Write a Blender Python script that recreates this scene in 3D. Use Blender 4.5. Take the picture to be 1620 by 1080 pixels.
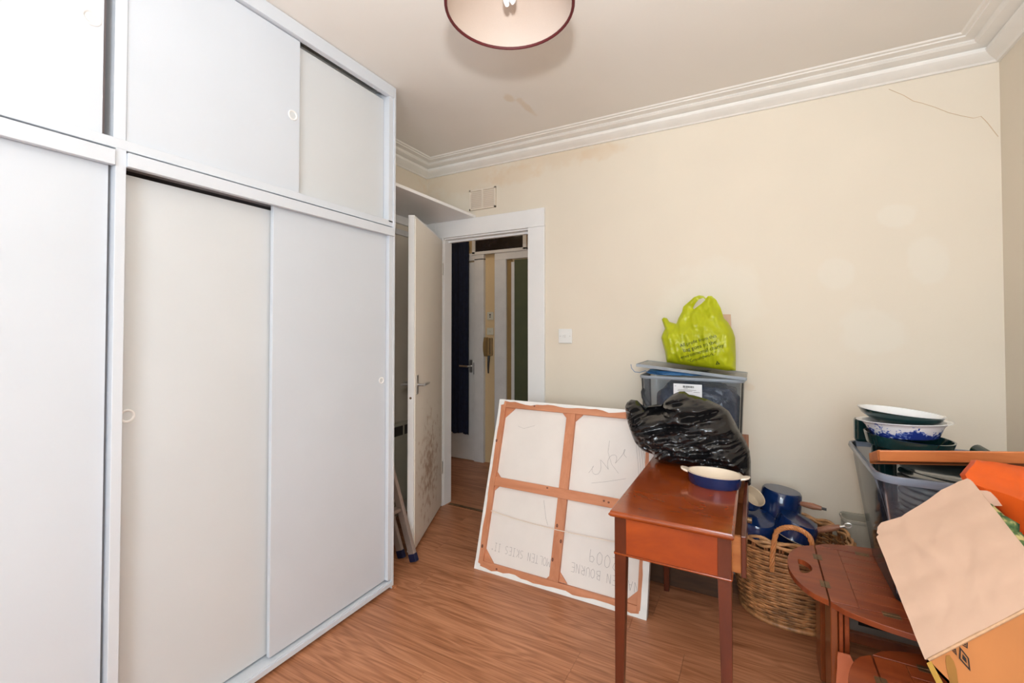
import bpy, bmesh, math, random
from mathutils import Vector, Matrix, noise
from mathutils.geometry import delaunay_2d_cdt
R = math.radians
for o in list(bpy.data.objects): bpy.data.objects.remove(o, do_unlink=True)
SC = bpy.context.scene
COL = SC.collection
random.seed(7)

# ------------------------------------------------------------------ camera, world, lights, exposure
FPX, YAW, PITCH, CY, CAMH = 704.34, .4975, .0179, 509.78, 1.33
cd = bpy.data.cameras.new('camera'); cam = bpy.data.objects.new('camera', cd); COL.objects.link(cam)
cd.sensor_width = 36; cd.lens = FPX*36/1620; cd.shift_y = -(540-CY)/1620; cd.clip_start = .02
cam.location = (0, 0, CAMH); cam.rotation_euler = (math.pi/2+PITCH, 0, YAW); SC.camera = cam

w = bpy.data.worlds.new('daylight'); SC.world = w; w.use_nodes = True
w.node_tree.nodes['Background'].inputs[0].default_value = (.75, .86, 1, 1)
w.node_tree.nodes['Background'].inputs[1].default_value = .6
def area(name, loc, rot, sx, sy, power, color):
    l = bpy.data.lights.new(name, 'AREA'); l.shape = 'RECTANGLE'; l.size = sx; l.size_y = sy; l.energy = power; l.color = color
    o = bpy.data.objects.new(name, l); COL.objects.link(o); o.location = loc; o.rotation_euler = rot; return o
# daylight entering by the window in the wall behind the camera
area('window_daylight', (.25, -1.66, 1.55), (R(90), 0, 0), 1.3, 1.5, 36, (.76, .89, 1))
# the photographer's flash, just above the camera, turned up to bounce off the ceiling
fl = bpy.data.lights.new('camera_flash', 'SPOT'); fl.energy = 66; fl.shadow_soft_size = .03; fl.color = (.97, .985, 1); fl.spot_size = R(172); fl.spot_blend = 1
fo = bpy.data.objects.new('camera_flash', fl); COL.objects.link(fo); fo.location = (.005, -.02, 1.60)
fo.rotation_euler = Vector((-.03, .22, 1)).to_track_quat('-Z', 'Y').to_euler()
fp = bpy.data.lights.new('added_corner_fill', 'POINT'); fp.energy = 15; fp.shadow_soft_size = .05; fp.color = (1, .97, .93)  # fill light added at the flash to lift the open door and its corner
fpo = bpy.data.objects.new('added_corner_fill', fp); COL.objects.link(fpo); fpo.location = (.005, -.02, 1.60)
vs = SC.view_settings; vs.view_transform = 'Standard'; vs.look = 'None'; vs.exposure = .70; vs.gamma = 1
vs.use_curve_mapping = False

# ------------------------------------------------------------------ measured points: pixel ray cut with a plane of the room
FW = Vector((-math.sin(YAW)*math.cos(PITCH), math.cos(YAW)*math.cos(PITCH), math.sin(PITCH)))
RT = Vector((math.cos(YAW), math.sin(YAW), 0)); UP = RT.cross(FW); CAM = Vector((0, 0, CAMH))
def on(x, y, ax, val):
    d = FW + RT*((x-810)/FPX) - UP*((y-CY)/FPX); i = 'xyz'.index(ax)
    return CAM + d*((val-CAM[i])/d[i])

# ------------------------------------------------------------------ materials
def nodes(name):
    m = bpy.data.materials.new(name); m.use_nodes = True; nt = m.node_tree
    return m, nt, nt.nodes['Principled BSDF']
def N(nt, t, **k):
    n = nt.nodes.new(t)
    for a, b in k.items(): setattr(n, a, b)
    return n
def ramp(nt, stops):
    r = N(nt, 'ShaderNodeValToRGB'); e = r.color_ramp.elements
    while len(e) < len(stops): e.new(.5)
    for i, (p, c) in enumerate(stops): e[i].position = p; e[i].color = (*c, 1) if len(c) == 3 else c
    return r
def bump(nt, b, scale, strength, dist=.002, stretch=None, vec=None):
    n = N(nt, 'ShaderNodeTexNoise'); n.inputs['Scale'].default_value = scale; n.inputs['Detail'].default_value = 3
    if vec is None:
        tc = N(nt, 'ShaderNodeTexCoord'); vec = tc.outputs['Object']
    if stretch:
        mp = N(nt, 'ShaderNodeMapping'); mp.inputs['Scale'].default_value = stretch; nt.links.new(vec, mp.inputs[0]); vec = mp.outputs[0]
    nt.links.new(vec, n.inputs['Vector'])
    bm = N(nt, 'ShaderNodeBump'); bm.inputs['Strength'].default_value = strength; bm.inputs['Distance'].default_value = dist
    nt.links.new(n.outputs[0], bm.inputs['Height']); nt.links.new(bm.outputs[0], b.inputs['Normal'])
def simple(name, col, rough=.5, var=.08, scale=9, bmp=0, bscale=80, metal=0, coat=0, stretch=None, bdist=.002, spec=.5):
    m, nt, b = nodes(name)
    n = N(nt, 'ShaderNodeTexNoise'); n.inputs['Scale'].default_value = scale; n.inputs['Detail'].default_value = 4
    tc = N(nt, 'ShaderNodeTexCoord'); nt.links.new(tc.outputs['Object'], n.inputs['Vector'])
    r = ramp(nt, [(.3, [c*(1-var) for c in col]), (.7, [min(1, c*(1+var)) for c in col])])
    nt.links.new(n.outputs[0], r.inputs[0]); nt.links.new(r.outputs[0], b.inputs['Base Color'])
    b.inputs['Roughness'].default_value = rough; b.inputs['Metallic'].default_value = metal
    b.inputs['Coat Weight'].default_value = coat; b.inputs['Specular IOR Level'].default_value = spec
    if bmp: bump(nt, b, bscale, bmp, bdist, stretch)
    return m
def wood(name, dark, light, rough=.35, stretch=(1, 10, 10), scale=3, coat=0, rand=False, contrast=(.35, .68), bmp=.05, var=.1):
    m, nt, b = nodes(name); tc = N(nt, 'ShaderNodeTexCoord'); mp = N(nt, 'ShaderNodeMapping')
    mp.inputs['Scale'].default_value = stretch; nt.links.new(tc.outputs['Object'], mp.inputs[0])
    n = N(nt, 'ShaderNodeTexNoise', noise_dimensions='4D'); n.inputs['Scale'].default_value = scale; n.inputs['Detail'].default_value = 6
    n.inputs['Roughness'].default_value = .6; n.inputs['Distortion'].default_value = .6
    nt.links.new(mp.outputs[0], n.inputs['Vector'])
    r = ramp(nt, [(contrast[0], dark), (contrast[1], light)]); nt.links.new(n.outputs[0], r.inputs[0])
    if rand:
        oi = N(nt, 'ShaderNodeObjectInfo'); ml = N(nt, 'ShaderNodeMath', operation='MULTIPLY'); ml.inputs[1].default_value = 40
        nt.links.new(oi.outputs['Random'], ml.inputs[0]); nt.links.new(ml.outputs[0], n.inputs['W'])
        mr = N(nt, 'ShaderNodeMapRange'); mr.inputs['To Min'].default_value = 1-var; mr.inputs['To Max'].default_value = 1+var
        nt.links.new(oi.outputs['Random'], mr.inputs[0])
        hv = N(nt, 'ShaderNodeHueSaturation'); nt.links.new(mr.outputs[0], hv.inputs['Value']); nt.links.new(r.outputs[0], hv.inputs['Color'])
        nt.links.new(hv.outputs[0], b.inputs['Base Color'])
    else: nt.links.new(r.outputs[0], b.inputs['Base Color'])
    b.inputs['Roughness'].default_value = rough; b.inputs['Coat Weight'].default_value = coat; b.inputs['Coat Roughness'].default_value = .12
    if bmp:
        bm = N(nt, 'ShaderNodeBump'); bm.inputs['Strength'].default_value = bmp; bm.inputs['Distance'].default_value = .002
        nt.links.new(n.outputs[0], bm.inputs['Height']); nt.links.new(bm.outputs[0], b.inputs['Normal'])
    return m
def clear(name, tint=(.93, .96, .98), haze=.10, hazecol=(.8, .85, .9), rough=.08):
    m = bpy.data.materials.new(name); m.use_nodes = True; nt = m.node_tree; nt.nodes.clear()
    out = N(nt, 'ShaderNodeOutputMaterial'); tr = N(nt, 'ShaderNodeBsdfTransparent'); tr.inputs[0].default_value = (*tint, 1)
    df = N(nt, 'ShaderNodeBsdfDiffuse'); tl = N(nt, 'ShaderNodeBsdfTranslucent'); gl = N(nt, 'ShaderNodeBsdfGlossy'); gl.inputs['Roughness'].default_value = rough
    n = N(nt, 'ShaderNodeTexNoise'); n.inputs['Scale'].default_value = 6; r = ramp(nt, [(.3, [c*.9 for c in hazecol]), (.7, hazecol)])
    nt.links.new(n.outputs[0], r.inputs[0]); nt.links.new(r.outputs[0], df.inputs[0]); nt.links.new(r.outputs[0], tl.inputs[0])
    a = N(nt, 'ShaderNodeMixShader'); a.inputs[0].default_value = .5; nt.links.new(df.outputs[0], a.inputs[1]); nt.links.new(tl.outputs[0], a.inputs[2])
    m1 = N(nt, 'ShaderNodeMixShader'); m1.inputs[0].default_value = haze; nt.links.new(tr.outputs[0], m1.inputs[1]); nt.links.new(a.outputs[0], m1.inputs[2])
    fr = N(nt, 'ShaderNodeFresnel'); fr.inputs[0].default_value = 1.35
    m2 = N(nt, 'ShaderNodeMixShader'); nt.links.new(fr.outputs[0], m2.inputs[0]); nt.links.new(m1.outputs[0], m2.inputs[1]); nt.links.new(gl.outputs[0], m2.inputs[2])
    nt.links.new(m2.outputs[0], out.inputs[0]); return m
def thinplastic(name, col, trans=.35, rough=.35, bmp=.4, bscale=30, stretch=(1, 1, 1)):
    m, nt, b = nodes(name); out = nt.nodes['Material Output']
    n = N(nt, 'ShaderNodeTexNoise'); n.inputs['Scale'].default_value = 7; tc = N(nt, 'ShaderNodeTexCoord'); nt.links.new(tc.outputs['Object'], n.inputs['Vector'])
    r = ramp(nt, [(.3, [c*.88 for c in col]), (.7, col)]); nt.links.new(n.outputs[0], r.inputs[0]); nt.links.new(r.outputs[0], b.inputs['Base Color'])
    b.inputs['Roughness'].default_value = rough; bump(nt, b, bscale, bmp, .006, stretch)
    tl = N(nt, 'ShaderNodeBsdfTranslucent'); nt.links.new(r.outputs[0], tl.inputs[0]); mx = N(nt, 'ShaderNodeMixShader'); mx.inputs[0].default_value = trans
    nt.links.new(b.outputs[0], mx.inputs[1]); nt.links.new(tl.outputs[0], mx.inputs[2]); nt.links.new(mx.outputs[0], out.inputs[0]); return m

def wallmat(name, base, stain=None, patches=None, bscale=140, bstr=.12):
    """matt painted plaster; stain: list of (centre, radius) water marks; patches: paler filler"""
    m, nt, b = nodes(name); g = N(nt, 'ShaderNodeNewGeometry')
    n = N(nt, 'ShaderNodeTexNoise'); n.inputs['Scale'].default_value = 1.6; n.inputs['Detail'].default_value = 3; nt.links.new(g.outputs['Position'], n.inputs['Vector'])
    r = ramp(nt, [(.3, [c*.97 for c in base]), (.7, [min(1, c*1.02) for c in base])]); nt.links.new(n.outputs[0], r.inputs[0]); cur = r.outputs[0]
    def spots(lst, col, amount, nscale, lo, hi):
        nonlocal cur
        for c, rad in lst:
            d = N(nt, 'ShaderNodeVectorMath', operation='SUBTRACT'); d.inputs[1].default_value = c; nt.links.new(g.outputs['Position'], d.inputs[0])
            s = N(nt, 'ShaderNodeVectorMath', operation='DIVIDE'); s.inputs[1].default_value = rad; nt.links.new(d.outputs[0], s.inputs[0])
            ln = N(nt, 'ShaderNodeVectorMath', operation='LENGTH'); nt.links.new(s.outputs[0], ln.inputs[0])
            nn = N(nt, 'ShaderNodeTexNoise'); nn.inputs['Scale'].default_value = nscale; nn.inputs['Detail'].default_value = 5; nt.links.new(g.outputs['Position'], nn.inputs['Vector'])
            ad = N(nt, 'ShaderNodeMath', operation='ADD'); nt.links.new(ln.outputs['Value'], ad.inputs[0]); nt.links.new(nn.outputs[0], ad.inputs[1])
            mr = N(nt, 'ShaderNodeMapRange', interpolation_type='SMOOTHSTEP'); mr.inputs['From Min'].default_value = lo; mr.inputs['From Max'].default_value = hi
            mr.inputs['To Min'].default_value = amount; mr.inputs['To Max'].default_value = 0; nt.links.new(ad.outputs[0], mr.inputs[0])
            mx = N(nt, 'ShaderNodeMixRGB'); mx.inputs[2].default_value = (*col, 1); nt.links.new(mr.outputs[0], mx.inputs[0]); nt.links.new(cur, mx.inputs[1]); cur = mx.outputs[0]
    if stain: spots(stain[0], stain[1], stain[2], 16, .85, 1.35)
    if patches: spots(patches[0], patches[1], patches[2], 5, 1.1, 1.4)
    nt.links.new(cur, b.inputs['Base Color']); b.inputs['Roughness'].default_value = .75; b.inputs['Specular IOR Level'].default_value = .25
    bump(nt, b, bscale, bstr, .002, vec=g.outputs['Position']); return m

CREAM = (.80, .715, .592)
M = {}
M['wall'] = wallmat('cream_wall_paint', CREAM,
    ([((-1.15, 2.75, 2.53), (.55, .4, .17)), ((-1.9, 2.75, 2.48), (.55, .4, .22)), ((-.85, 2.75, 2.47), (.22, .4, .07)), ((-1.5, 2.75, 2.42), (.30, .4, .10)), ((-.02, 2.75, 1.02), (.03, .3, .03))], (.72, .50, .29), .24),
    ([((.36, 2.75, 1.62), (.09, .4, .10)), ((.6, 2.75, 1.88), (.10, .4, .08)), ((.72, 2.75, 1.66), (.10, .4, .15)), ((.5, 2.75, 1.32), (.17, .4, .16)), ((-.2, 2.75, 1.5), (.3, .4, .3))], (.84, .79, .69), .40))
M['ceiling'] = wallmat('ceiling_paint', (.84, .80, .745), ([((-1.13, 2.25, 2.6), (.035, .17, .2)), ((-1.17, 2.12, 2.6), (.045, .06, .2))], (.66, .49, .28), .34), None, 60, .05)
M['cornice'] = simple('cornice_paint', (.86, .83, .78), .55, .03)
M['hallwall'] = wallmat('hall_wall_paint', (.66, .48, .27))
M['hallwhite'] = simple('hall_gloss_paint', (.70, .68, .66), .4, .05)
M['gloss'] = simple('white_gloss_paint', (.85, .84, .83), .35, .03, 4)
M['wardrobe'] = simple('wardrobe_white_paint', (.65, .685, .735), .45, .015, 5, .06, 120)
M['wdoorfront'] = simple('wardrobe_door_paint', (.62, .66, .715), .42, .02, 3, .05, 100)
M['wdoorrear'] = simple('wardrobe_cream_door_paint', (.635, .655, .67), .42, .02, 3, .05, 100)
M['winside'] = simple('wardrobe_inside', (.58, .48, .47), .7)
M['dark'] = simple('dark_gap', (.02, .02, .022), .8)
M['doorcream'] = simple('door_hardboard_paint', (.80, .76, .68), .5, .05, 6)
def dirtydoor():
    m, nt, b = nodes('scuffed_door_paint'); g = N(nt, 'ShaderNodeNewGeometry')
    n = N(nt, 'ShaderNodeTexNoise'); n.inputs['Scale'].default_value = 22; n.inputs['Detail'].default_value = 7; nt.links.new(g.outputs['Position'], n.inputs['Vector'])
    d = N(nt, 'ShaderNodeVectorMath', operation='SUBTRACT'); d.inputs[1].default_value = (-1.93, 2.40, .42); nt.links.new(g.outputs['Position'], d.inputs[0])
    s = N(nt, 'ShaderNodeVectorMath', operation='DIVIDE'); s.inputs[1].default_value = (.2, .35, .38); nt.links.new(d.outputs[0], s.inputs[0])
    ln = N(nt, 'ShaderNodeVectorMath', operation='LENGTH'); nt.links.new(s.outputs[0], ln.inputs[0])
    sub = N(nt, 'ShaderNodeMath', operation='SUBTRACT'); nt.links.new(n.outputs[0], sub.inputs[0]); ml = N(nt, 'ShaderNodeMath', operation='MULTIPLY'); ml.inputs[1].default_value = .28
    nt.links.new(ln.outputs['Value'], ml.inputs[0]); nt.links.new(ml.outputs[0], sub.inputs[1])
    r = ramp(nt, [(.30, (.88, .83, .75)), (.55, (.50, .36, .26))]); nt.links.new(sub.outputs[0], r.inputs[0]); nt.links.new(r.outputs[0], b.inputs['Base Color'])
    b.inputs['Roughness'].default_value = .5; return m
M['doorface'] = dirtydoor()
def laminate():
    m, nt, b = nodes('laminate_oak'); tc = N(nt, 'ShaderNodeTexCoord'); oi = N(nt, 'ShaderNodeObjectInfo')
    wv = N(nt, 'ShaderNodeMath', operation='MULTIPLY'); wv.inputs[1].default_value = 50; nt.links.new(oi.outputs['Random'], wv.inputs[0])
    def nz(stretch, scale, det, dist):
        mp = N(nt, 'ShaderNodeMapping'); mp.inputs['Scale'].default_value = stretch; nt.links.new(tc.outputs['Object'], mp.inputs[0])
        n = N(nt, 'ShaderNodeTexNoise', noise_dimensions='4D'); n.inputs['Scale'].default_value = scale; n.inputs['Detail'].default_value = det; n.inputs['Distortion'].default_value = dist
        nt.links.new(mp.outputs[0], n.inputs['Vector']); nt.links.new(wv.outputs[0], n.inputs['W']); return n.outputs[0]
    def mth(op, a, bv):
        q = N(nt, 'ShaderNodeMath', operation=op); nt.links.new(a, q.inputs[0])
        if isinstance(bv, (int, float)): q.inputs[1].default_value = bv
        else: nt.links.new(bv, q.inputs[1])
        return q.outputs[0]
    fig = nz((.8, 6, 6), 1.6, 2, .5); ring = mth('SINE', mth('MULTIPLY', fig, 62), 0); ring = mth('MULTIPLY', ring, .085)
    fine = mth('MULTIPLY', nz((1.2, 55, 55), 3, 4, 0), .75); broad = mth('MULTIPLY', nz((.6, 5, 5), 2, 3, .3), .55)
    v = mth('ADD', mth('ADD', ring, fine), broad)
    r = ramp(nt, [(.40, (.25, .085, .032)), (.62, (.40, .160, .072)), (.86, (.55, .245, .125))]); nt.links.new(v, r.inputs[0])
    hv = N(nt, 'ShaderNodeHueSaturation'); mr = N(nt, 'ShaderNodeMapRange'); mr.inputs['To Min'].default_value = .95; mr.inputs['To Max'].default_value = 1.05; nt.links.new(oi.outputs['Random'], mr.inputs[0]); nt.links.new(mr.outputs[0], hv.inputs['Value']); nt.links.new(r.outputs[0], hv.inputs['Color'])
    nt.links.new(hv.outputs[0], b.inputs['Base Color']); b.inputs['Roughness'].default_value = .36
    bm = N(nt, 'ShaderNodeBump'); bm.inputs['Strength'].default_value = .04; bm.inputs['Distance'].default_value = .002; nt.links.new(v, bm.inputs['Height']); nt.links.new(bm.outputs[0], b.inputs['Normal']); return m
M['floor'] = laminate()
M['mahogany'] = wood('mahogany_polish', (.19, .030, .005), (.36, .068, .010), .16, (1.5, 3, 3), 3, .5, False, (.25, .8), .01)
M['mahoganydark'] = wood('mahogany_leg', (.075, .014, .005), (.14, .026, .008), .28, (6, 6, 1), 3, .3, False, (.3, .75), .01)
M['mahoganypanel'] = wood('mahogany_apron', (.23, .029, .003), (.42, .070, .006), .42, (1, 1, 2), 4, 0, False, (.3, .75), .01)
M['drawerwood'] = wood('drawer_side_wood', (.36, .10, .02), (.50, .17, .045), .5, (1, 1, 4), 5)
M['tray'] = wood('butler_tray_wood', (.20, .034, .009), (.37, .082, .022), .34, (1, 9, 9), 3, 0, False, (.3, .75), .02)
M['traydark'] = wood('butler_edge_wood', (.20, .045, .010), (.30, .075, .018), .3, (6, 6, 1), 3, .2, False, (.3, .75), .02)
M['pine'] = wood('stretcher_pine', (.50, .18, .08), (.68, .30, .16), .6, (10, 10, 1.2), 3, 0, True, (.25, .8), .03, .06)
M['pineh'] = wood('stretcher_pine_cross', (.50, .18, .08), (.68, .30, .16), .6, (1.2, 10, 10), 3, 0, True, (.25, .8), .03, .06)
M['knot'] = simple('pine_knot', (.16, .05, .025), .6)
M['canvas'] = simple('raw_canvas', (.82, .77, .72), .85, .03, 6, .15, 500, bdist=.0006)
M['fold'] = simple('primed_canvas_fold', (.86, .85, .82), .7, .04, 14, .2, 60)
M['pencil'] = simple('pencil', (.30, .27, .26), .7)
M['string'] = simple('string', (.86, .74, .62), .7)
M['brass'] = simple('brass', (.20, .12, .06), .42, .25, 40, metal=.6)
M['steel'] = simple('satin_metal', (.62, .60, .57), .28, .05, metal=.9)
M['alu'] = simple('ladder_aluminium', (.36, .28, .24), .5, .1, metal=.3)
M['bluefoot'] = simple('dark_blue_rubber', (.008, .012, .045), .5)
M['navy'] = simple('navy_curtain_cloth', (.0055, .010, .032), .9, .25, 30, .3, 300)
M['blackbag'] = None
M['green'] = thinplastic('lime_polythene', (.66, .70, .018), .35, .30, .5, 14, (1, 1, .6))
M['orange'] = thinplastic('orange_polythene', (.95, .155, .018), .3, .38, .45, 14)
M['salmon'] = thinplastic('salmon_polythene', (.85, .27, .13), .25, .45, .4, 20)
M['print'] = simple('dark_green_print', (.035, .06, .012), .5)
M['black'] = simple('black_ink', (.012, .011, .010), .5)
M['clear'] = clear('clear_plastic', (.95, .97, .99), .06, (.75, .80, .86), .07)
M['clearrim'] = clear('clear_plastic_rim', (.80, .85, .9), .55, (.84, .89, .96), .12)
M['tub'] = clear('blueish_clear_plastic', (.88, .92, .97), .10, (.45, .53, .68), .10)
M['tubrim'] = clear('frosted_tub_rim', (.7, .76, .84), .55, (.62, .68, .80), .15)
M['paletub'] = clear('milky_plastic', (.85, .86, .80), .85, (.82, .79, .70), .2)
M['bluebag'] = simple('dark_blue_wrapping', (.014, .020, .045), .25, .5, 12, 1.0, 16, bdist=.02)
M['blackcable'] = simple('black_cable', (.02, .02, .022), .45)
M['bluecord'] = simple('blue_cord', (.05, .16, .34), .5)
M['paper'] = simple('white_paper', (.84, .85, .88), .7, .02)
M['blue'] = simple('blue_enamel', (.004, .020, .085), .16, .25, 10, coat=.4)
M['cream'] = simple('cream_enamel', (.82, .70, .56), .22, .04, coat=.3)
M['creamdark'] = simple('beige_enamel', (.62, .50, .36), .3, .05, coat=.3)
M['handlewood'] = wood('pan_handle_wood', (.26, .10, .05), (.42, .19, .11), .5, (2, 8, 8), 4)
M['wicker'] = simple('wicker_willow', (.40, .18, .066), .5, .5, 30, .3, 200)
M['wickerstake'] = simple('wicker_stake', (.24, .085, .025), .6, .3, 22)
M['wickerdark'] = simple('wicker_rim', (.54, .28, .12), .5, .3, 26, .3, 200)
M['wickerorange'] = simple('wicker_handle', (.58, .23, .075), .5, .2, 26, .3, 200)
M['greenglaze'] = simple('dark_green_glaze', (.007, .034, .034), .14, .2, coat=.5)
M['greenglass'] = simple('dark_bottle_green', (.012, .030, .032), .12, .2, coat=.4)
M['white'] = simple('white_glaze', (.84, .86, .88), .18, .02, coat=.4)
M['trayorange'] = wood('orange_tray_wood', (.56, .155, .045), (.70, .23, .07), .4, (1, 12, 12), 3, .2)
M['card'] = simple('corrugated_card', (.63, .42, .305), .8, .04, 5, .10, 20, stretch=(1, 1, 1), bdist=.003)
M['cardout'] = simple('corrugated_card_outside', (.47, .18, .052), .75, .06, 8)
M['cardedge'] = simple('cut_card_edge', (.50, .30, .17), .8, .2, 60)
M['tape'] = simple('parcel_tape', (.45, .27, .05), .3, .1)
M['cloth'] = None
M['plastic'] = simple('white_switch_plastic', (.84, .83, .80), .35, .02)
M['vent'] = simple('painted_vent', (.82, .72, .60), .5, .03)
M['phone'] = simple('beige_phone_plastic', (.30, .19, .075), .4, .05)
M['heater'] = simple('heater_enamel', (.62, .58, .46), .45, .04)
M['heatergrille'] = simple('heater_grille', (.07, .06, .05), .5)
M['greenwall'] = simple('olive_green_wall', (.085, .095, .045), .8, .05)
M['shade'] = None
M['maroon'] = simple('maroon_ribbon', (.10, .008, .010), .6)
M['bulb'] = simple('bulb_glass', (.90, .93, .96), .2, .02)
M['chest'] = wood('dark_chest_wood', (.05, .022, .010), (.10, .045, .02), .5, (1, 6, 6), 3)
M['brownboard'] = wood('brown_board_wood', (.30, .12, .06), (.42, .19, .10), .5, (6, 6, 1), 4)
M['greybox'] = simple('grey_card', (.34, .31, .27), .8, .08)

def blackbag():
    m, nt, b = nodes('black_polythene'); tc = N(nt, 'ShaderNodeTexCoord'); mp = N(nt, 'ShaderNodeMapping'); mp.inputs['Rotation'].default_value = (0, R(-18), 0); mp.inputs['Scale'].default_value = (.45, 1, 2.2)
    nt.links.new(tc.outputs['Object'], mp.inputs[0]); n = N(nt, 'ShaderNodeTexNoise'); n.inputs['Scale'].default_value = 16; n.inputs['Detail'].default_value = 4; n.inputs['Distortion'].default_value = .7
    nt.links.new(mp.outputs[0], n.inputs['Vector']); bm = N(nt, 'ShaderNodeBump'); bm.inputs['Strength'].default_value = .15; bm.inputs['Distance'].default_value = .015
    nt.links.new(n.outputs[0], bm.inputs['Height']); nt.links.new(bm.outputs[0], b.inputs['Normal'])
    r = ramp(nt, [(.3, (.006, .006, .007)), (.7, (.014, .013, .013))]); nt.links.new(n.outputs[0], r.inputs[0]); nt.links.new(r.outputs[0], b.inputs['Base Color'])
    b.inputs['Roughness'].default_value = .17; b.inputs['Specular IOR Level'].default_value = .5; return m
M['blackbag'] = blackbag()
def willow():
    m, nt, b = nodes('blue_and_white_transfer'); tc = N(nt, 'ShaderNodeTexCoord')
    n = N(nt, 'ShaderNodeTexNoise'); n.inputs['Scale'].default_value = 110; n.inputs['Detail'].default_value = 4; nt.links.new(tc.outputs['Object'], n.inputs['Vector'])
    n2 = N(nt, 'ShaderNodeTexNoise'); n2.inputs['Scale'].default_value = 30; nt.links.new(tc.outputs['Object'], n2.inputs['Vector'])
    sp = N(nt, 'ShaderNodeSeparateXYZ'); nt.links.new(tc.outputs['Object'], sp.inputs[0])
    mr = N(nt, 'ShaderNodeMapRange'); mr.inputs['From Min'].default_value = .0; mr.inputs['From Max'].default_value = .06; mr.inputs['To Min'].default_value = .24; mr.inputs['To Max'].default_value = -.24
    nt.links.new(sp.outputs['Z'], mr.inputs[0]); a = N(nt, 'ShaderNodeMath', operation='ADD'); nt.links.new(n2.outputs[0], a.inputs[0]); nt.links.new(mr.outputs[0], a.inputs[1])
    a2 = N(nt, 'ShaderNodeMath', operation='ADD'); h = N(nt, 'ShaderNodeMath', operation='MULTIPLY'); h.inputs[1].default_value = .8; nt.links.new(n.outputs[0], h.inputs[0])
    nt.links.new(a.outputs[0], a2.inputs[0]); nt.links.new(h.outputs[0], a2.inputs[1])
    r = ramp(nt, [(.86, (.84, .84, .86)), (.90, (.16, .24, .58)), (1.0, (.022, .045, .26))]); nt.links.new(a2.outputs[0], r.inputs[0]); nt.links.new(r.outputs[0], b.inputs['Base Color'])
    b.inputs['Roughness'].default_value = .2; return m
M['willow'] = willow()
def clothmat():
    m, nt, b = nodes('green_patterned_cloth'); tc = N(nt, 'ShaderNodeTexCoord'); n = N(nt, 'ShaderNodeTexNoise'); n.inputs['Scale'].default_value = 45; n.inputs['Detail'].default_value = 3
    nt.links.new(tc.outputs['Object'], n.inputs['Vector']); r = ramp(nt, [(.38, (.022, .060, .020)), (.52, (.10, .16, .05)), (.62, (.50, .40, .16))])
    nt.links.new(n.outputs[0], r.inputs[0]); nt.links.new(r.outputs[0], b.inputs['Base Color']); b.inputs['Roughness'].default_value = .9; return m
M['cloth'] = clothmat()
def shademat():
    m, nt, b = nodes('cream_lampshade_cloth'); out = nt.nodes['Material Output']
    n = N(nt, 'ShaderNodeTexNoise'); n.inputs['Scale'].default_value = 200; r = ramp(nt, [(.3, (.70, .59, .51)), (.7, (.74, .64, .56))]); nt.links.new(n.outputs[0], r.inputs[0])
    nt.links.new(r.outputs[0], b.inputs['Base Color']); b.inputs['Roughness'].default_value = .6
    tl = N(nt, 'ShaderNodeBsdfTranslucent'); nt.links.new(r.outputs[0], tl.inputs[0]); mx = N(nt, 'ShaderNodeMixShader'); mx.inputs[0].default_value = .3
    nt.links.new(b.outputs[0], mx.inputs[1]); nt.links.new(tl.outputs[0], mx.inputs[2]); nt.links.new(mx.outputs[0], out.inputs[0]); return m
M['shade'] = shademat()

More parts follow.
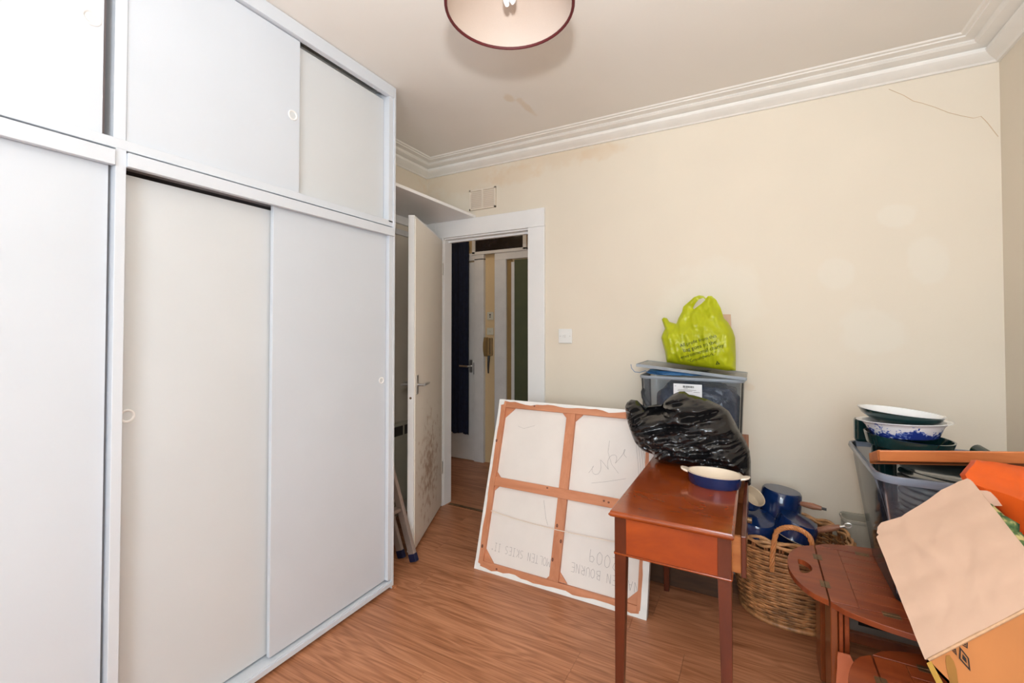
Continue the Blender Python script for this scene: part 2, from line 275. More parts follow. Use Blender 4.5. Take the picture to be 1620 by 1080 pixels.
# ------------------------------------------------------------------ mesh helpers (all geometry is given in room coordinates)
class MB:
    def __init__(s): s.v = []; s.f = []
    def add(s, vs, fs):
        k = len(s.v); s.v += [Vector(p) for p in vs]; s.f += [tuple(i+k for i in f) for f in fs]; return s
    def box(s, lo, hi):
        x0, y0, z0 = lo; x1, y1, z1 = hi
        return s.add([(x0,y0,z0),(x1,y0,z0),(x1,y1,z0),(x0,y1,z0),(x0,y0,z1),(x1,y0,z1),(x1,y1,z1),(x0,y1,z1)],
                     [(3,2,1,0),(4,5,6,7),(0,1,5,4),(1,2,6,5),(2,3,7,6),(3,0,4,7)])
    def obox(s, o, a, b, c):
        """box from a corner and three edge vectors"""
        o, a, b, c = map(Vector, (o, a, b, c)); p = [o, o+a, o+a+b, o+b]; p += [q+c for q in p]
        return s.add(p, [(3,2,1,0),(4,5,6,7),(0,1,5,4),(1,2,6,5),(2,3,7,6),(3,0,4,7)])
    def prism(s, pts, ext):
        n = len(pts); pts = [Vector(p) for p in pts]; e = Vector(ext)
        return s.add(pts+[p+e for p in pts], [tuple(range(n-1,-1,-1)), tuple(range(n,2*n))]+[(i,(i+1)%n,n+(i+1)%n,n+i) for i in range(n)])
    def loft(s, rings, capa=True, capb=True):
        n = len(rings[0]); v = [p for r in rings for p in r]; f = []
        for k in range(len(rings)-1):
            for i in range(n): f.append((k*n+i, k*n+(i+1)%n, (k+1)*n+(i+1)%n, (k+1)*n+i))
        if capa: f.append(tuple(range(n-1,-1,-1)))
        if capb: f.append(tuple(range((len(rings)-1)*n, len(rings)*n)))
        return s.add(v, f)
    def tube(s, path, r, n=8, closed=False):
        path = [Vector(p) for p in path]; rings = []; L = len(path); up = None
        for i, p in enumerate(path):
            a = path[(i-1)%L] if (closed or i > 0) else p; b = path[(i+1)%L] if (closed or i < L-1) else p
            t = (b-a).normalized() if (b-a).length > 1e-9 else Vector((0,0,1))
            if up is None: up = t.orthogonal().normalized()
            up = (up - t*up.dot(t)); up = up.normalized() if up.length > 1e-6 else t.orthogonal().normalized()
            q = t.cross(up); rr = r[i] if isinstance(r, (list, tuple)) else r
            rings.append([p + up*math.cos(2*math.pi*k/n)*rr + q*math.sin(2*math.pi*k/n)*rr for k in range(n)])
        if closed: rings.append(rings[0])
        return s.loft(rings, not closed, not closed)
    def lathe(s, prof, Mx=None, n=40, sx=1, sy=1, loc=(0,0,0), capa=False, capb=False):
        rings = []; Mx = Mx or Matrix()
        for r, z in prof: rings.append([Vector(loc) + Mx @ Vector((math.cos(2*math.pi*k/n)*r*sx, math.sin(2*math.pi*k/n)*r*sy, z)) for k in range(n)])
        return s.loft(rings, capa, capb)
    def build(s, name, mat, parent=None, smooth=False, bevel=0, kind=None, label=None, seg=2, angle=40):
        me = bpy.data.meshes.new(name); o = bpy.data.objects.new(name, me); COL.objects.link(o)
        off = Vector((0,0,0))
        if parent is not None:
            o.parent = parent; p = parent
            while p is not None: off += p.location; p = p.parent
        elif s.v:
            xs = [v.x for v in s.v]; ys = [v.y for v in s.v]; off = Vector(((min(xs)+max(xs))/2, (min(ys)+max(ys))/2, min(v.z for v in s.v))); o.location = off
        me.from_pydata([v-off for v in s.v], [], s.f)
        bm = bmesh.new(); bm.from_mesh(me); bmesh.ops.recalc_face_normals(bm, faces=bm.faces); bm.to_mesh(me); bm.free()
        me.materials.append(M[mat] if isinstance(mat, str) else mat)
        if smooth:
            me.polygons.foreach_set('use_smooth', [True]*len(me.polygons)); me.set_sharp_from_angle(angle=R(angle))
        if bevel:
            md = o.modifiers.new('edge', 'BEVEL'); md.width = bevel; md.segments = seg; md.limit_method = 'ANGLE'; md.angle_limit = R(35)
        if kind: o['kind'] = kind
        if label: o['label'] = label
        return o
def box(name, lo, hi, mat, parent=None, bevel=0, **k): return MB().box(lo, hi).build(name, mat, parent, bevel=bevel, **k)
def tag(o, label, cat=None, group=None, kind=None):
    o['label'] = label
    if cat: o['category'] = cat
    if group: o['group'] = group
    if kind: o['kind'] = kind
    return o
def thing(name, label, cat, loc, group=None, kind=None):
    o = bpy.data.objects.new(name, None); COL.objects.link(o); o.location = loc; o.empty_display_size = .05
    if kind: o['kind'] = kind; o['label'] = label; return o
    return tag(o, label, cat, group)
def struct(o, label=None):
    o['kind'] = 'structure'
    if label: o['label'] = label
    return o
def pdist(p, poly):
    best = 9
    for i in range(len(poly)):
        a, b = poly[i], poly[(i+1)%len(poly)]; ab = (b[0]-a[0], b[1]-a[1]); l = ab[0]**2+ab[1]**2
        t = max(0, min(1, ((p[0]-a[0])*ab[0]+(p[1]-a[1])*ab[1])/l)) if l else 0
        best = min(best, math.hypot(p[0]-a[0]-ab[0]*t, p[1]-a[1]-ab[1]*t))
    return best
def inside(p, poly):
    c = False; n = len(poly)
    for i in range(n):
        a, b = poly[i], poly[i-1]
        if (a[1] > p[1]) != (b[1] > p[1]) and p[0] < (b[0]-a[0])*(p[1]-a[1])/(b[1]-a[1])+a[0]: c = not c
    return c
def smoothpoly(poly, it=2):
    for _ in range(it):
        q = []
        for i in range(len(poly)):
            a, b = poly[i], poly[(i+1)%len(poly)]; q += [(a[0]*.75+b[0]*.25, a[1]*.75+b[1]*.25), (a[0]*.25+b[0]*.75, a[1]*.25+b[1]*.75)]
        poly = q
    return poly
def inflate(poly, step, ffront, fback, to3d, hole=None):
    """a pillow-like skin over an outline: ffront/fback(p, d) give the offset of each side, d = distance to the outline"""
    pts = []; n = 0; edges = []
    def ring(pl):
        nonlocal n
        st = n
        for i in range(len(pl)):
            a, b = pl[i], pl[(i+1)%len(pl)]; k = max(1, int(math.hypot(b[0]-a[0], b[1]-a[1])/step))
            for j in range(k): pts.append(Vector((a[0]+(b[0]-a[0])*j/k, a[1]+(b[1]-a[1])*j/k))); n += 1
        for i in range(st, n): edges.append((i, i+1 if i+1 < n else st))
    ring(poly)
    if hole: ring(hole)
    x0, x1 = min(p[0] for p in poly), max(p[0] for p in poly); z0, z1 = min(p[1] for p in poly), max(p[1] for p in poly)
    j = 0; z = z0
    while z < z1:
        x = x0 + (step/2 if j%2 else 0)
        while x < x1:
            if inside((x, z), poly) and pdist((x, z), poly) > step*.45 and not (hole and (inside((x, z), hole) or pdist((x, z), hole) < step*.45)): pts.append(Vector((x, z)))
            x += step
        z += step*.87; j += 1
    vs, _, fs, *_r = delaunay_2d_cdt(pts, edges, [], 1, 1e-6)
    if hole: fs = [f for f in fs if not inside((sum(vs[i][0] for i in f)/3, sum(vs[i][1] for i in f)/3), hole)]
    mb = MB(); D = [min(pdist(p, poly), pdist(p, hole) if hole else 9) for p in vs]
    mb.add([to3d(p[0], p[1], ffront(p, d)) for p, d in zip(vs, D)], [tuple(f) for f in fs])
    mb.add([to3d(p[0], p[1], fback(p, d)) for p, d in zip(vs, D)], [tuple(reversed(f)) for f in fs])
    return mb
def fbm(x, y, z, s): return noise.fractal(Vector((x*s, y*s, z*s)), 1., 2., 4)
def textmesh(body, size=1):
    c = bpy.data.curves.new('txt', 'FONT'); c.body = body; c.size = size; c.resolution_u = 2; o = bpy.data.objects.new('txt', c); COL.objects.link(o)
    dg = bpy.context.evaluated_depsgraph_get(); me = bpy.data.meshes.new_from_object(o.evaluated_get(dg))
    vs = [tuple(v.co) for v in me.vertices]; fs = [tuple(p.vertices) for p in me.polygons]
    bpy.data.objects.remove(o, do_unlink=True); bpy.data.meshes.remove(me); bpy.data.curves.remove(c); return vs, fs

# ================================================================== THE ROOM
XL, XR, D, ZC, YF = -2.257, .967, 2.749, 2.605, -1.7
WT = .078                               # back wall thickness
DX0, DX1, DZ = -2.084, -1.359, 2.034    # door opening
HY = 3.85; HX0, HX1 = -3.1, -1.15       # hall beyond the door
fl_o = struct(box('floor', (-3.25, YF-.15, -.05), (XR+.15, HY+.15, -.009), 'chest'), 'orange-brown wood laminate floor')
rnd = random.Random(3); y = YF; row = 0
while y < HY:
    y1 = min(y+.193, HY); xa, xb = (XL, XR) if y1 <= D+WT else (HX0, HX1)
    x = xa - rnd.random()*1.1
    while x < xb:
        a, b = max(x, xa), min(x+1.285, xb)
        if b-a > .01: box('plank', (a+.0004, y+.0004, -.009), (b-.0004, y1-.0004, 0), 'floor', fl_o)
        x += 1.285
    y = y1; row += 1
struct(box('ceiling', (XL-.15, YF-.15, ZC), (XR+.15, D+WT, ZC+.1), 'ceiling'), 'off-white ceiling with a faint water stain')
wb = MB().box((XL-.15, D, 0), (DX0, D+WT, ZC)).box((DX1, D, 0), (XR+.15, D+WT, ZC)).box((DX0, D, DZ), (DX1, D+WT, ZC)).build('wall_back', 'wall')
struct(wb, 'cream painted wall with the doorway')
struct(box('wall_left', (XL-.15, YF-.15, 0), (XL, D, ZC), 'wall'), 'cream wall behind the wardrobe')
struct(box('wall_right', (XR, YF-.15, 0), (XR+.15, D, ZC), 'wall'), 'cream wall at the right edge')
WX0, WX1, WZ0, WZ1 = -.4, .9, .8, 2.3
struct(MB().box((XL, YF-.15, 0), (WX0, YF, ZC)).box((WX1, YF-.15, 0), (XR, YF, ZC)).box((WX0, YF-.15, 0), (WX1, YF, WZ0)).box((WX0, YF-.15, WZ1), (WX1, YF, ZC)).build('wall_front', 'wall'), 'cream wall behind the camera with the window')
wi = thing('window_1', 'white framed sash window behind the camera', None, (.25, YF-.1, WZ0), kind='structure')
for lo, hi in (((WX0, YF-.13, WZ0), (WX0+.06, YF-.07, WZ1)), ((WX1-.06, YF-.13, WZ0), (WX1, YF-.07, WZ1)), ((WX0, YF-.13, WZ0), (WX1, YF-.07, WZ0+.06)), ((WX0, YF-.13, WZ1-.06), (WX1, YF-.07, WZ1)), ((WX0, YF-.13, 1.53), (WX1, YF-.07, 1.58))):
    box('window_frame', lo, hi, 'gloss', wi)
# cornice, swept round the three walls and mitred
prof = [(0, -.085), (.012, -.085), (.018, -.078), (.045, -.066), (.062, -.052), (.066, -.043), (.060, -.040), (.060, -.034), (.080, -.032), (.105, -.027), (.116, -.020), (.112, -.0165), (.118, -.013), (.155, -.0115), (.158, -.007), (.172, -.006), (.178, 0), (0, 0)]
def sweep(name, fa, fb, label):
    mb = MB(); mb.loft([[fa(d, ZC+z) for d, z in prof], [fb(d, ZC+z) for d, z in prof]]); struct(mb.build(name, 'cornice', smooth=True, angle=20), label)
sweep('trim_1', lambda d, z: (XL+d, D-d, z), lambda d, z: (XR-d, D-d, z), 'stepped white plaster cornice along the back wall')
sweep('trim_2', lambda d, z: (XL+d, 1.76, z), lambda d, z: (XL+d, D-d, z), 'stepped plaster cornice behind the wardrobe')
sweep('trim_3', lambda d, z: (XR-d, D-d, z), lambda d, z: (XR-d, YF, z), 'stepped plaster cornice on the right wall')
struct(box('baseboard_back', (DX1+.125, D-.018, 0), (XR, D, .12), 'gloss', bevel=.004)); struct(box('baseboard_right', (XR-.018, YF, 0), (XR, D-.018, .12), 'gloss', bevel=.004))
# wall cracks
def crack(pts, r): MB().tube([(p[0], D-.0004, p[2]) for p in pts], r, 4).build('plaster_crack', simple('crack_dirt', (.58, .42, .26), .9), wb)
cp = [(1406, 141), (1430, 151), (1445, 160), (1458, 163), (1480, 170), (1500, 178), (1520, 183), (1540, 187), (1552, 184), (1562, 194), (1572, 207), (1579, 216)]
crack([on(a, b, 'y', D) for a, b in cp], .0013)
# door casing
tr = struct(thing('trim_4', 'white painted door surround with square corner blocks', None, (-1.72, D, 0), kind='structure'))
box('architrave_upright', (DX1, D-.022, 0), (-1.235, D, DZ), 'gloss', tr, .003); box('corner_block', (DX1-.001, D-.026, DZ), (-1.2335, D, 2.158), 'gloss', tr, .002)
box('architrave_head', (-2.15, D-.022, DZ), (DX1, D, 2.158), 'gloss', tr, .003); box('architrave_upright', (-2.19, D-.02, 0), (DX0, D, DZ), 'gloss', tr, .003)
box('corner_block', (-2.21, D-.024, DZ), (-2.15, D, 2.158), 'gloss', tr, .002)
box('lining', (DX0-.003, D-.001, 0), (DX0+.002, D+WT+.012, DZ), 'gloss', tr); box('lining', (DX1-.002, D-.001, 0), (DX1+.003, D+WT+.012, DZ), 'gloss', tr); box('lining_head', (DX0, D-.001, DZ-.010), (DX1, D+WT+.012, DZ), 'gloss', tr)
box('door_stop', (DX0, D+.05, DZ-.024), (DX1, D+.075, DZ-.010), 'gloss', tr); box('threshold_strip', (DX0+.02, D+.03, 0), (DX1-.02, D+.06, .004), 'brass', tr)

# ---- open door
dd = Vector((.297, -.657, 0)).normalized(); dn = Vector((.657, .297, 0)).normalized(); H0 = Vector((-2.082, 2.72, 0))
d1 = thing('door_1', 'cream flush door standing open, scuffed brown low down, with lever handle', None, H0, kind='structure')
Z = Vector((0, 0, 1)); zb = .012
MB().obox(H0+Z*zb-dn*.04, dd*.72, dn*.037, Z*2.012).build('door_slab', 'gloss', d1, bevel=.002)
MB().obox(H0+Z*(zb+.012)+dd*.004-dn*.0035, dd*.70, dn*.0045, Z*1.985).build('face_panel', 'doorface', d1)
hp = H0+dd*.672+Z*1.0
MB().obox(hp-dd*.02-Z*.058+dn*.001, dd*.04, dn*.007, Z*.116).build('handle_plate', 'steel', d1, bevel=.002)
MB().tube([hp+dn*.006, hp+dn*.05], .009, 10).tube([hp+dn*.05+dd*.006, hp+dn*.052-dd*.04+Z*.002, hp+dn*.046-dd*.118-Z*.002], [.0085, .008, .007], 10).build('lever', 'steel', d1, smooth=True)
hq = hp-dn*.04
MB().obox(hq-dd*.02-Z*.058-dn*.007, dd*.04, dn*.007, Z*.116).build('handle_plate', 'steel', d1, bevel=.002)
MB().tube([hq-dn*.006, hq-dn*.05], .009, 10).tube([hq-dn*.05+dd*.006, hq-dn*.052-dd*.115], .008, 10).build('lever', 'steel', d1, smooth=True)
lp = H0+dd*.7205-dn*.022+Z*.925
MB().tube([lp-dd*.002, lp+dd*.002], .007, 10).build('latch', 'brass', d1)
for zz in (.25, 1.75): MB().tube([H0+dn*.004+Z*zz, H0+dn*.004+Z*(zz+.09)], .006, 8).build('hinge', 'steel', d1)

# ---- hall
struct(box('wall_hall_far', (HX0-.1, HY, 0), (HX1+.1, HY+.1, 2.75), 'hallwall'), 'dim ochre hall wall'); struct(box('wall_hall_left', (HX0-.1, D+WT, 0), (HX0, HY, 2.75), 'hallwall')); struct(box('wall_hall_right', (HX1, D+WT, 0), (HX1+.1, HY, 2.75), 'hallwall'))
hl = thing('hall_fill_globe', 'unseen globe lamp added above the doorway to brighten the hall', 'lamp', (-2.3, 3.3, 2.6))
MB().lathe([(.001, .0), (.07, .01), (.10, .06), (.09, .13), (.001, .15)], n=24, loc=(-2.3, 3.3, 2.6)).build('globe', 'bulb', hl, smooth=True)
hll = bpy.data.lights.new('hall_fill', 'POINT'); hll.energy = 2.2; hll.color = (1, .87, .70); hll.shadow_soft_size = .1; hlo = bpy.data.objects.new('hall_fill', hll); COL.objects.link(hlo); hlo.location = (-2.3, 3.3, 2.48)  # unseen light added to brighten the hall
struct(box('ceiling_hall', (HX0-.1, D+WT, 2.75), (HX1+.1, HY+.1, 2.85), 'ceiling')); struct(box('wall_hall_near', (HX0-.1, D+WT-.03, 0), (XL-.15, D+WT, 2.75), 'hallwall'))
fd = thing('door_2', 'white front door at the end of the hall, mostly behind a navy curtain', None, (-2.85, HY, 0), kind='structure')
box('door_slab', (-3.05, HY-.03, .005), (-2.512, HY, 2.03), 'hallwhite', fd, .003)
MB().box((-2.562, HY-.045, .90), (-2.528, HY-.03, 1.03)).build('handle_plate', 'steel', fd, bevel=.002)
MB().tube([(-2.545, HY-.04, .965), (-2.545, HY-.108, .965), (-2.64, HY-.112, .968)], .009, 8).build('lever', 'steel', fd, smooth=True)
box('keep', (-2.52, HY-.034, .88), (-2.511, HY-.028, 1.0), 'dark', fd)
t5 = struct(thing('trim_5', 'white painted frames round the hall doorways', None, (-2.4, HY, 0), kind='structure'))
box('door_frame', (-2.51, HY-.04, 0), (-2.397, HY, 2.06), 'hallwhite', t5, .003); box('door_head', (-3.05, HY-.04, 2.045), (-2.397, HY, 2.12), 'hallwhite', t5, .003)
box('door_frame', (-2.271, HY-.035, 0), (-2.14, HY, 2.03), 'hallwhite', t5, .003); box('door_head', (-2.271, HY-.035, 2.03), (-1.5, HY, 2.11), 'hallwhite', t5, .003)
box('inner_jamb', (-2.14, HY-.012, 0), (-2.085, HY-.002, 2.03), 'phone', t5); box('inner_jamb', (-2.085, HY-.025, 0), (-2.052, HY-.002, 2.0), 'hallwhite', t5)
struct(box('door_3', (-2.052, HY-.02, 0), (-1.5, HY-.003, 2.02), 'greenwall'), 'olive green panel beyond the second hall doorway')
tw = thing('window_2', 'dark transom window in a white frame above the hall doors', None, (-2.2, HY, 2.11), kind='structure')
box('glass_pane', (-2.50, HY-.03, 2.13), (-1.95, HY-.02, 2.33), simple('dark_transom_glass', (.012, .011, .014), .08, .5, 12), tw)
for lo, hi in (((-2.535, HY-.045, 2.11), (-2.50, HY-.01, 2.36)), ((-1.95, HY-.045, 2.11), (-1.91, HY-.01, 2.36)), ((-2.535, HY-.045, 2.10), (-1.91, HY-.01, 2.13)), ((-2.535, HY-.045, 2.33), (-1.91, HY-.01, 2.36))): box('window_frame', lo, hi, 'hallwhite', tw, .002)
# navy curtain with folds
cmb = MB(); nx = 60; top = []; bot = []
for i in range(nx+1):
    x = -3.0+(.455)*i/nx; yy = HY-.075-.012*math.sin(i*.75)-.006*math.sin(i*1.9); top.append((x, yy, 2.25)); bot.append((x+.004*math.sin(i*.5), yy+.004, .275+.006*math.sin(i*.3)))
k = nx+1
cmb.add(top+bot+[(p[0], p[1]+.004, p[2]) for p in top]+[(p[0], p[1]+.004, p[2]) for p in bot], [(i, i+1, k+i+1, k+i) for i in range(nx)]+[(2*k+i, 3*k+i, 3*k+i+1, 2*k+i+1) for i in range(nx)])
cu = thing('door_curtain', 'long navy blue curtain hanging over the front door in the hall', 'curtain', (-2.8, HY-.075, .27)); cmb.build('cloth', 'navy', cu, smooth=True)
MB().tube([(-3.04, HY-.075, 2.26), (-2.56, HY-.075, 2.26)], .012, 10).build('rod', 'steel', cu, smooth=True)
ph = thing('door_phone', 'beige entry phone handset with hanging dark cord on the hall wall', 'phone', (-2.345, HY, 1.07))
box('base', (-2.378, HY-.03, 1.075), (-2.308, HY, 1.255), 'phone', ph, .006)
MB().loft([[(-2.388+.0+.003*abs(t-.5), HY-.035-.03*(1-(2*t-1)**2*.6), 1.07+.19*t), (-2.352, HY-.045-.03*(1-(2*t-1)**2*.6), 1.07+.19*t), (-2.352, HY-.028, 1.07+.19*t), (-2.388, HY-.028, 1.07+.19*t)] for t in [i/8 for i in range(9)]]).build('handset', 'phone', ph, smooth=True)
MB().tube([(-2.336, HY-.035, 1.075), (-2.34, HY-.04, .98), (-2.346, HY-.03, .90)], [.013, .010, .006], 8).build('cord', 'blackcable', ph, smooth=True)
MB().box((-2.33, HY-.032, 1.09), (-2.324, HY-.03, 1.25)).build('cradle_slot', 'dark', ph)
def plate(name, lab, cat, x0, x1, z0, z1, yw, dots, rocker=False, mat='plastic'):
    t = thing(name, lab, cat, ((x0+x1)/2, yw, z0)); box('plate', (x0, yw-.012, z0), (x1, yw, z1), mat, t, .004)
    cx, cz = (x0+x1)/2, (z0+z1)/2
    if rocker: MB().obox((cx-.010, yw-.014, cz-.010), (.02, 0, 0), (0, .004, 0), (0, -.004, .02)).build('rocker', mat, t, bevel=.001)
    for dx, dz, r in dots: MB().tube([(cx+dx, yw-.0135, cz+dz), (cx+dx, yw-.011, cz+dz)], r, 10).build('screw' if r < .005 else 'dial', 'dark' if r > .005 else 'steel', t)
plate('hall_socket', 'small cream plate with two dark dots high on the hall wall', 'switch', -2.372, -2.300, 1.435, 1.515, HY, [(0, .012, .009), (0, -.010, .007)], mat='heater')
plate('hall_switch', 'blank cream switch plate just above the entry phone', 'switch', -2.375, -2.300, 1.285, 1.355, HY, [], True, 'heater')
plate('light_switch', 'square white light switch on the cream wall right of the doorway', 'switch', -1.137, -1.043, 1.245, 1.34, D, [(-.034, 0, .003), (.034, 0, .003)], True)

# ---- vent
vt = thing('air_vent', 'cream painted louvred air vent on the wall above the doorway', 'vent', (-1.735, D, 2.215))
vx0, vx1, vz0, vz1 = -1.846, -1.622, 2.216, 2.366
MB().box((vx0, D-.004, vz0), (vx1, D, vz1)).build('backing', simple('vent_backing_tan', (.75, .62, .50), .8), vt)  # backing in a darker tan than the slats
for lo, hi in (((vx0, D-.014, vz0), (vx1, D, vz0+.012)), ((vx0, D-.014, vz1-.012), (vx1, D, vz1)), ((vx0, D-.014, vz0), (vx0+.012, D, vz1)), ((vx1-.012, D-.014, vz0), (vx1, D, vz1)), ((-1.740, D-.016, vz0), (-1.728, D, vz1))): box('frame', lo, hi, 'vent', vt, .001)
for a, b in ((vx0+.012, -1.740), (-1.728, vx1-.012)):
    for i in range(9): MB().obox((a, D-.013, vz0+.016+i*.0135), (b-a, 0, 0), (0, .010, .004), (0, 0, .0075)).build('slat', 'vent', vt)

# ---- shelf over the door corner
sh = thing('overhead_shelf', 'long white shelf high up between the wardrobe and the back wall', 'shelf', (-2.0, 2.25, 2.15))
box('board', (XL+.001, 1.757, 2.158), (-1.795, D-.001, 2.178), 'gloss', sh, .002); box('batten', (XL+.001, 1.757, 2.10), (XL+.02, D-.001, 2.158), 'gloss', sh, .002); box('batten', (XL+.02, D-.02, 2.118), (-1.86, D-.001, 2.158), 'gloss', sh, .002)
# pipe / rail on the left wall
struct(box('trim_6', (XL, 1.76, 2.02), (XL+.016, D-.03, 2.06), 'hallwhite', bevel=.003), 'painted rail under the shelf')

# ================================================================== FITTED WARDROBE
XW, YE = -1.651, 1.755
YA, YP0, YP1 = -.75, .589, .615
wd = thing('fitted_wardrobe', 'white floor-to-ceiling fitted wardrobe with sliding doors', 'wardrobe', (-1.95, .5, 0))
box('end_panel', (XL+.002, YE-.014, .0), (XW, YE, 1.862), 'wardrobe', wd, .0015); box('end_panel', (XL+.002, YE-.018, 1.862), (XW+.006, YE-.004, 2.603), 'wardrobe', wd, .0015)
box('end_stile', (XW-.075, YE-.040, .05), (XW-.002, YE-.014, 1.83), 'wardrobe', wd, .0015); box('end_stile', (XW-.06, YE-.048, 1.89), (XW, YE-.018, 2.60), 'wardrobe', wd, .0015)
box('post', (XW-.10, YP0, .012), (XW-.001, YP1, 1.875), 'wardrobe', wd, .0015); box('post', (XW-.07, YP0-.004, 1.875), (XW-.006, YP1, 2.60), 'wardrobe', wd, .0015)
box('sill_rail', (XW-.14, YA, 1.869), (XW, YE-.004, 1.900), 'wardrobe', wd, .002)
box('pelmet', (XW-.012, YP1, 1.820), (XW+.010, YE-.012, 1.862), 'wardrobe', wd, .002); box('pelmet', (XW-.012, YA, 1.816), (XW+.008, YP0-.003, 1.862), 'wardrobe', wd, .002)
box('top_fascia', (XW-.02, YA, 2.545), (XW+.008, YE-.02, 2.603), 'wardrobe', wd, .002); box('bottom_track', (XW-.14, YA, .014), (XW-.008, YE-.014, .040), 'wardrobe', wd, .002)
box('track_lip', (XW-.008, YA, .014), (XW, YE-.014, .034), 'wardrobe', wd, .001)
box('back_panel', (XL+.003, YA, .03), (XL+.02, YE-.02, 2.6), 'winside', wd); box('inner_shelf', (XL+.02, YA, 1.85), (XW-.14, YE-.02, 1.868), 'winside', wd)
box('divider', (XL+.02, YP0, .03), (XW-.10, YP0+.018, 2.6), 'winside', wd); box('under_track_shade', (XW-.12, YA, 0), (XW-.10, YE-.02, .014), 'dark', wd)  # last strip is coloured black as the shade under the bottom track
def wdoor(y0, y1, z0, z1, xf, mat, pull):
    dr = box('sliding_door', (xf-.018, y0, z0), (xf, y1, z1), mat, wd, .0015)
    if pull:
        py, pz, r = pull; Mx = Matrix.Rotation(R(90), 4, 'Y')
        MB().lathe([(r*.62, -.001), (r*.66, .0012), (r*.80, .0035), (r*.95, .003), (r, 0)], Mx, 28, loc=(xf, py, pz)).build('finger_pull', 'gloss', dr, smooth=True)
        MB().lathe([(0.001, .0006), (r*.64, .0006)], Mx, 24, loc=(xf, py, pz)).build('pull_recess', 'wdoorrear', dr)
wdoor(YP1+.002, 1.115, .052, 1.812, XW-.052, 'wdoorrear', (.645, 1.066, .021))
wdoor(1.095, YE-.042, .050, 1.845, XW-.022, 'wdoorfront', (1.683, 1.075, .017))
wdoor(YP1+.002, 1.20, 1.902, 2.541, XW-.012, 'wdoorfront', (1.168, 2.216, .021))
wdoor(1.185, YE-.05, 1.902, 2.533, XW-.036, 'wdoorrear', None)
wdoor(YA, YP0-.008, .043, 1.845, XW-.024, 'wdoorfront', None)
wdoor(YA, .561, 1.902, 2.541, XW-.010, 'wdoorfront', (.532, 2.226, .023))
box('foot_wedge', (XW-.03, YE-.012, 0), (XW+.012, YE+.012, .013), 'floor', wd)

# ================================================================== BEHIND THE WARDROBE
he = thing('storage_heater', 'cream storage heater with a dark top grille on the wall behind the open door', 'heater', (-2.22, 2.3, .12))
box('casing', (XL+.001, 1.95, .12), (-2.20, 2.66, .672), 'heater', he, .006); box('grille', (-2.201, 2.0, .59), (-2.196, 2.62, .655), 'heatergrille', he)
for i in range(1, 6): box('grille_bar', (-2.198, 2.0+i*.105, .588), (-2.192, 2.012+i*.105, .657), 'heater', he)
box('foot', (XL+.001, 2.0, 0), (-2.2, 2.05, .12), 'heatergrille', he); box('foot', (XL+.001, 2.55, 0), (-2.2, 2.6, .12), 'heatergrille', he)
ld = thing('step_ladder', 'folded aluminium step ladder with dark blue feet leaning beside the wardrobe end', 'ladder', (-1.75, 1.9, 0))
def rail(y, x0, x1, z1, ww, mat):
    a = Vector((x0, y, .0)); b = Vector((x1, y, z1)); t = (b-a).normalized(); q = Vector((t.z, 0, -t.x)); W = Vector((0, ww, 0))
    MB().obox(a+t*.03-q*.022-W*.5, q*.044, W, t*((b-a).length-.03)).build('rail', mat, ld, bevel=.002)
    MB().obox(a+t*.005-q*.025-W*.58, q*.05, W*1.16, t*.045).build('foot', 'bluefoot', ld, bevel=.004)
for yy in (2.0, 1.80): rail(yy, -1.722, -2.185, 1.25, .024, 'alu'); rail(yy-.004, -1.812, -2.20, 1.0, .02, 'alu')
for i in range(1, 5):
    f = i*.22; xx = -1.722+(-.463)*f; zz = 1.25*f; box('tread', (xx-.075, 1.812, zz), (xx+.01, 1.988, zz+.02), 'alu', ld, .003)

# ================================================================== PENDANT LAMP
LX, LY, LZ, LR = -.606, 1.101, 2.25, .181
lm = thing('pendant_lamp', 'cream pendant lampshade with maroon rim hanging from the ceiling', 'lamp', (LX, LY, 2.25))
def ringp(r, z, n=56): return [(LX+r*math.cos(2*math.pi*k/n), LY+r*math.sin(2*math.pi*k/n), z) for k in range(n)]
MB().loft([ringp(LR, LZ), ringp(.155, LZ+.09), ringp(.125, LZ+.18), ringp(.123, LZ+.18), ringp(.153, LZ+.09), ringp(LR-.002, LZ)], False, False).build('shade', 'shade', lm, smooth=True)
MB().tube(ringp(LR, LZ), .0045, 8, True).build('rim_trim', 'maroon', lm, smooth=True); MB().tube(ringp(.125, LZ+.18), .003, 8, True).build('rim_trim', 'maroon', lm, smooth=True)
for k in range(3):
    a = k*2.094; MB().tube([(LX+.124*math.cos(a), LY+.124*math.sin(a), LZ+.178), (LX+.02*math.cos(a), LY+.02*math.sin(a), LZ+.16)], .002, 6).build('spoke', 'steel', lm)
MB().lathe([(.001, .245), (.018, .245), (.02, .16), (.022, .13), (.018, .115), (.001, .115)], n=20, loc=(LX, LY, LZ)).build('lamp_holder', 'plastic', lm, smooth=True)
bb = MB(); bz = LZ+.115
for dx in (-.011, .011):
    for dy in (-.008, .008): bb.tube([(LX+dx, LY+dy, bz), (LX+dx, LY+dy, LZ+.030), (LX+dx*.9, LY+dy*.6, LZ+.019), (LX+dx*.8, LY, LZ+.015)], .0065, 10)
bb.build('bulb', 'bulb', lm, smooth=True)
MB().tube([(LX, LY, LZ+.245), (LX, LY, 2.58)], .003, 8).build('cord', 'plastic', lm); MB().lathe([(.001, -.03), (.02, -.03), (.045, -.008), (.047, 0)], n=28, loc=(LX, LY, ZC)).build('ceiling_rose', 'plastic', lm, smooth=True)

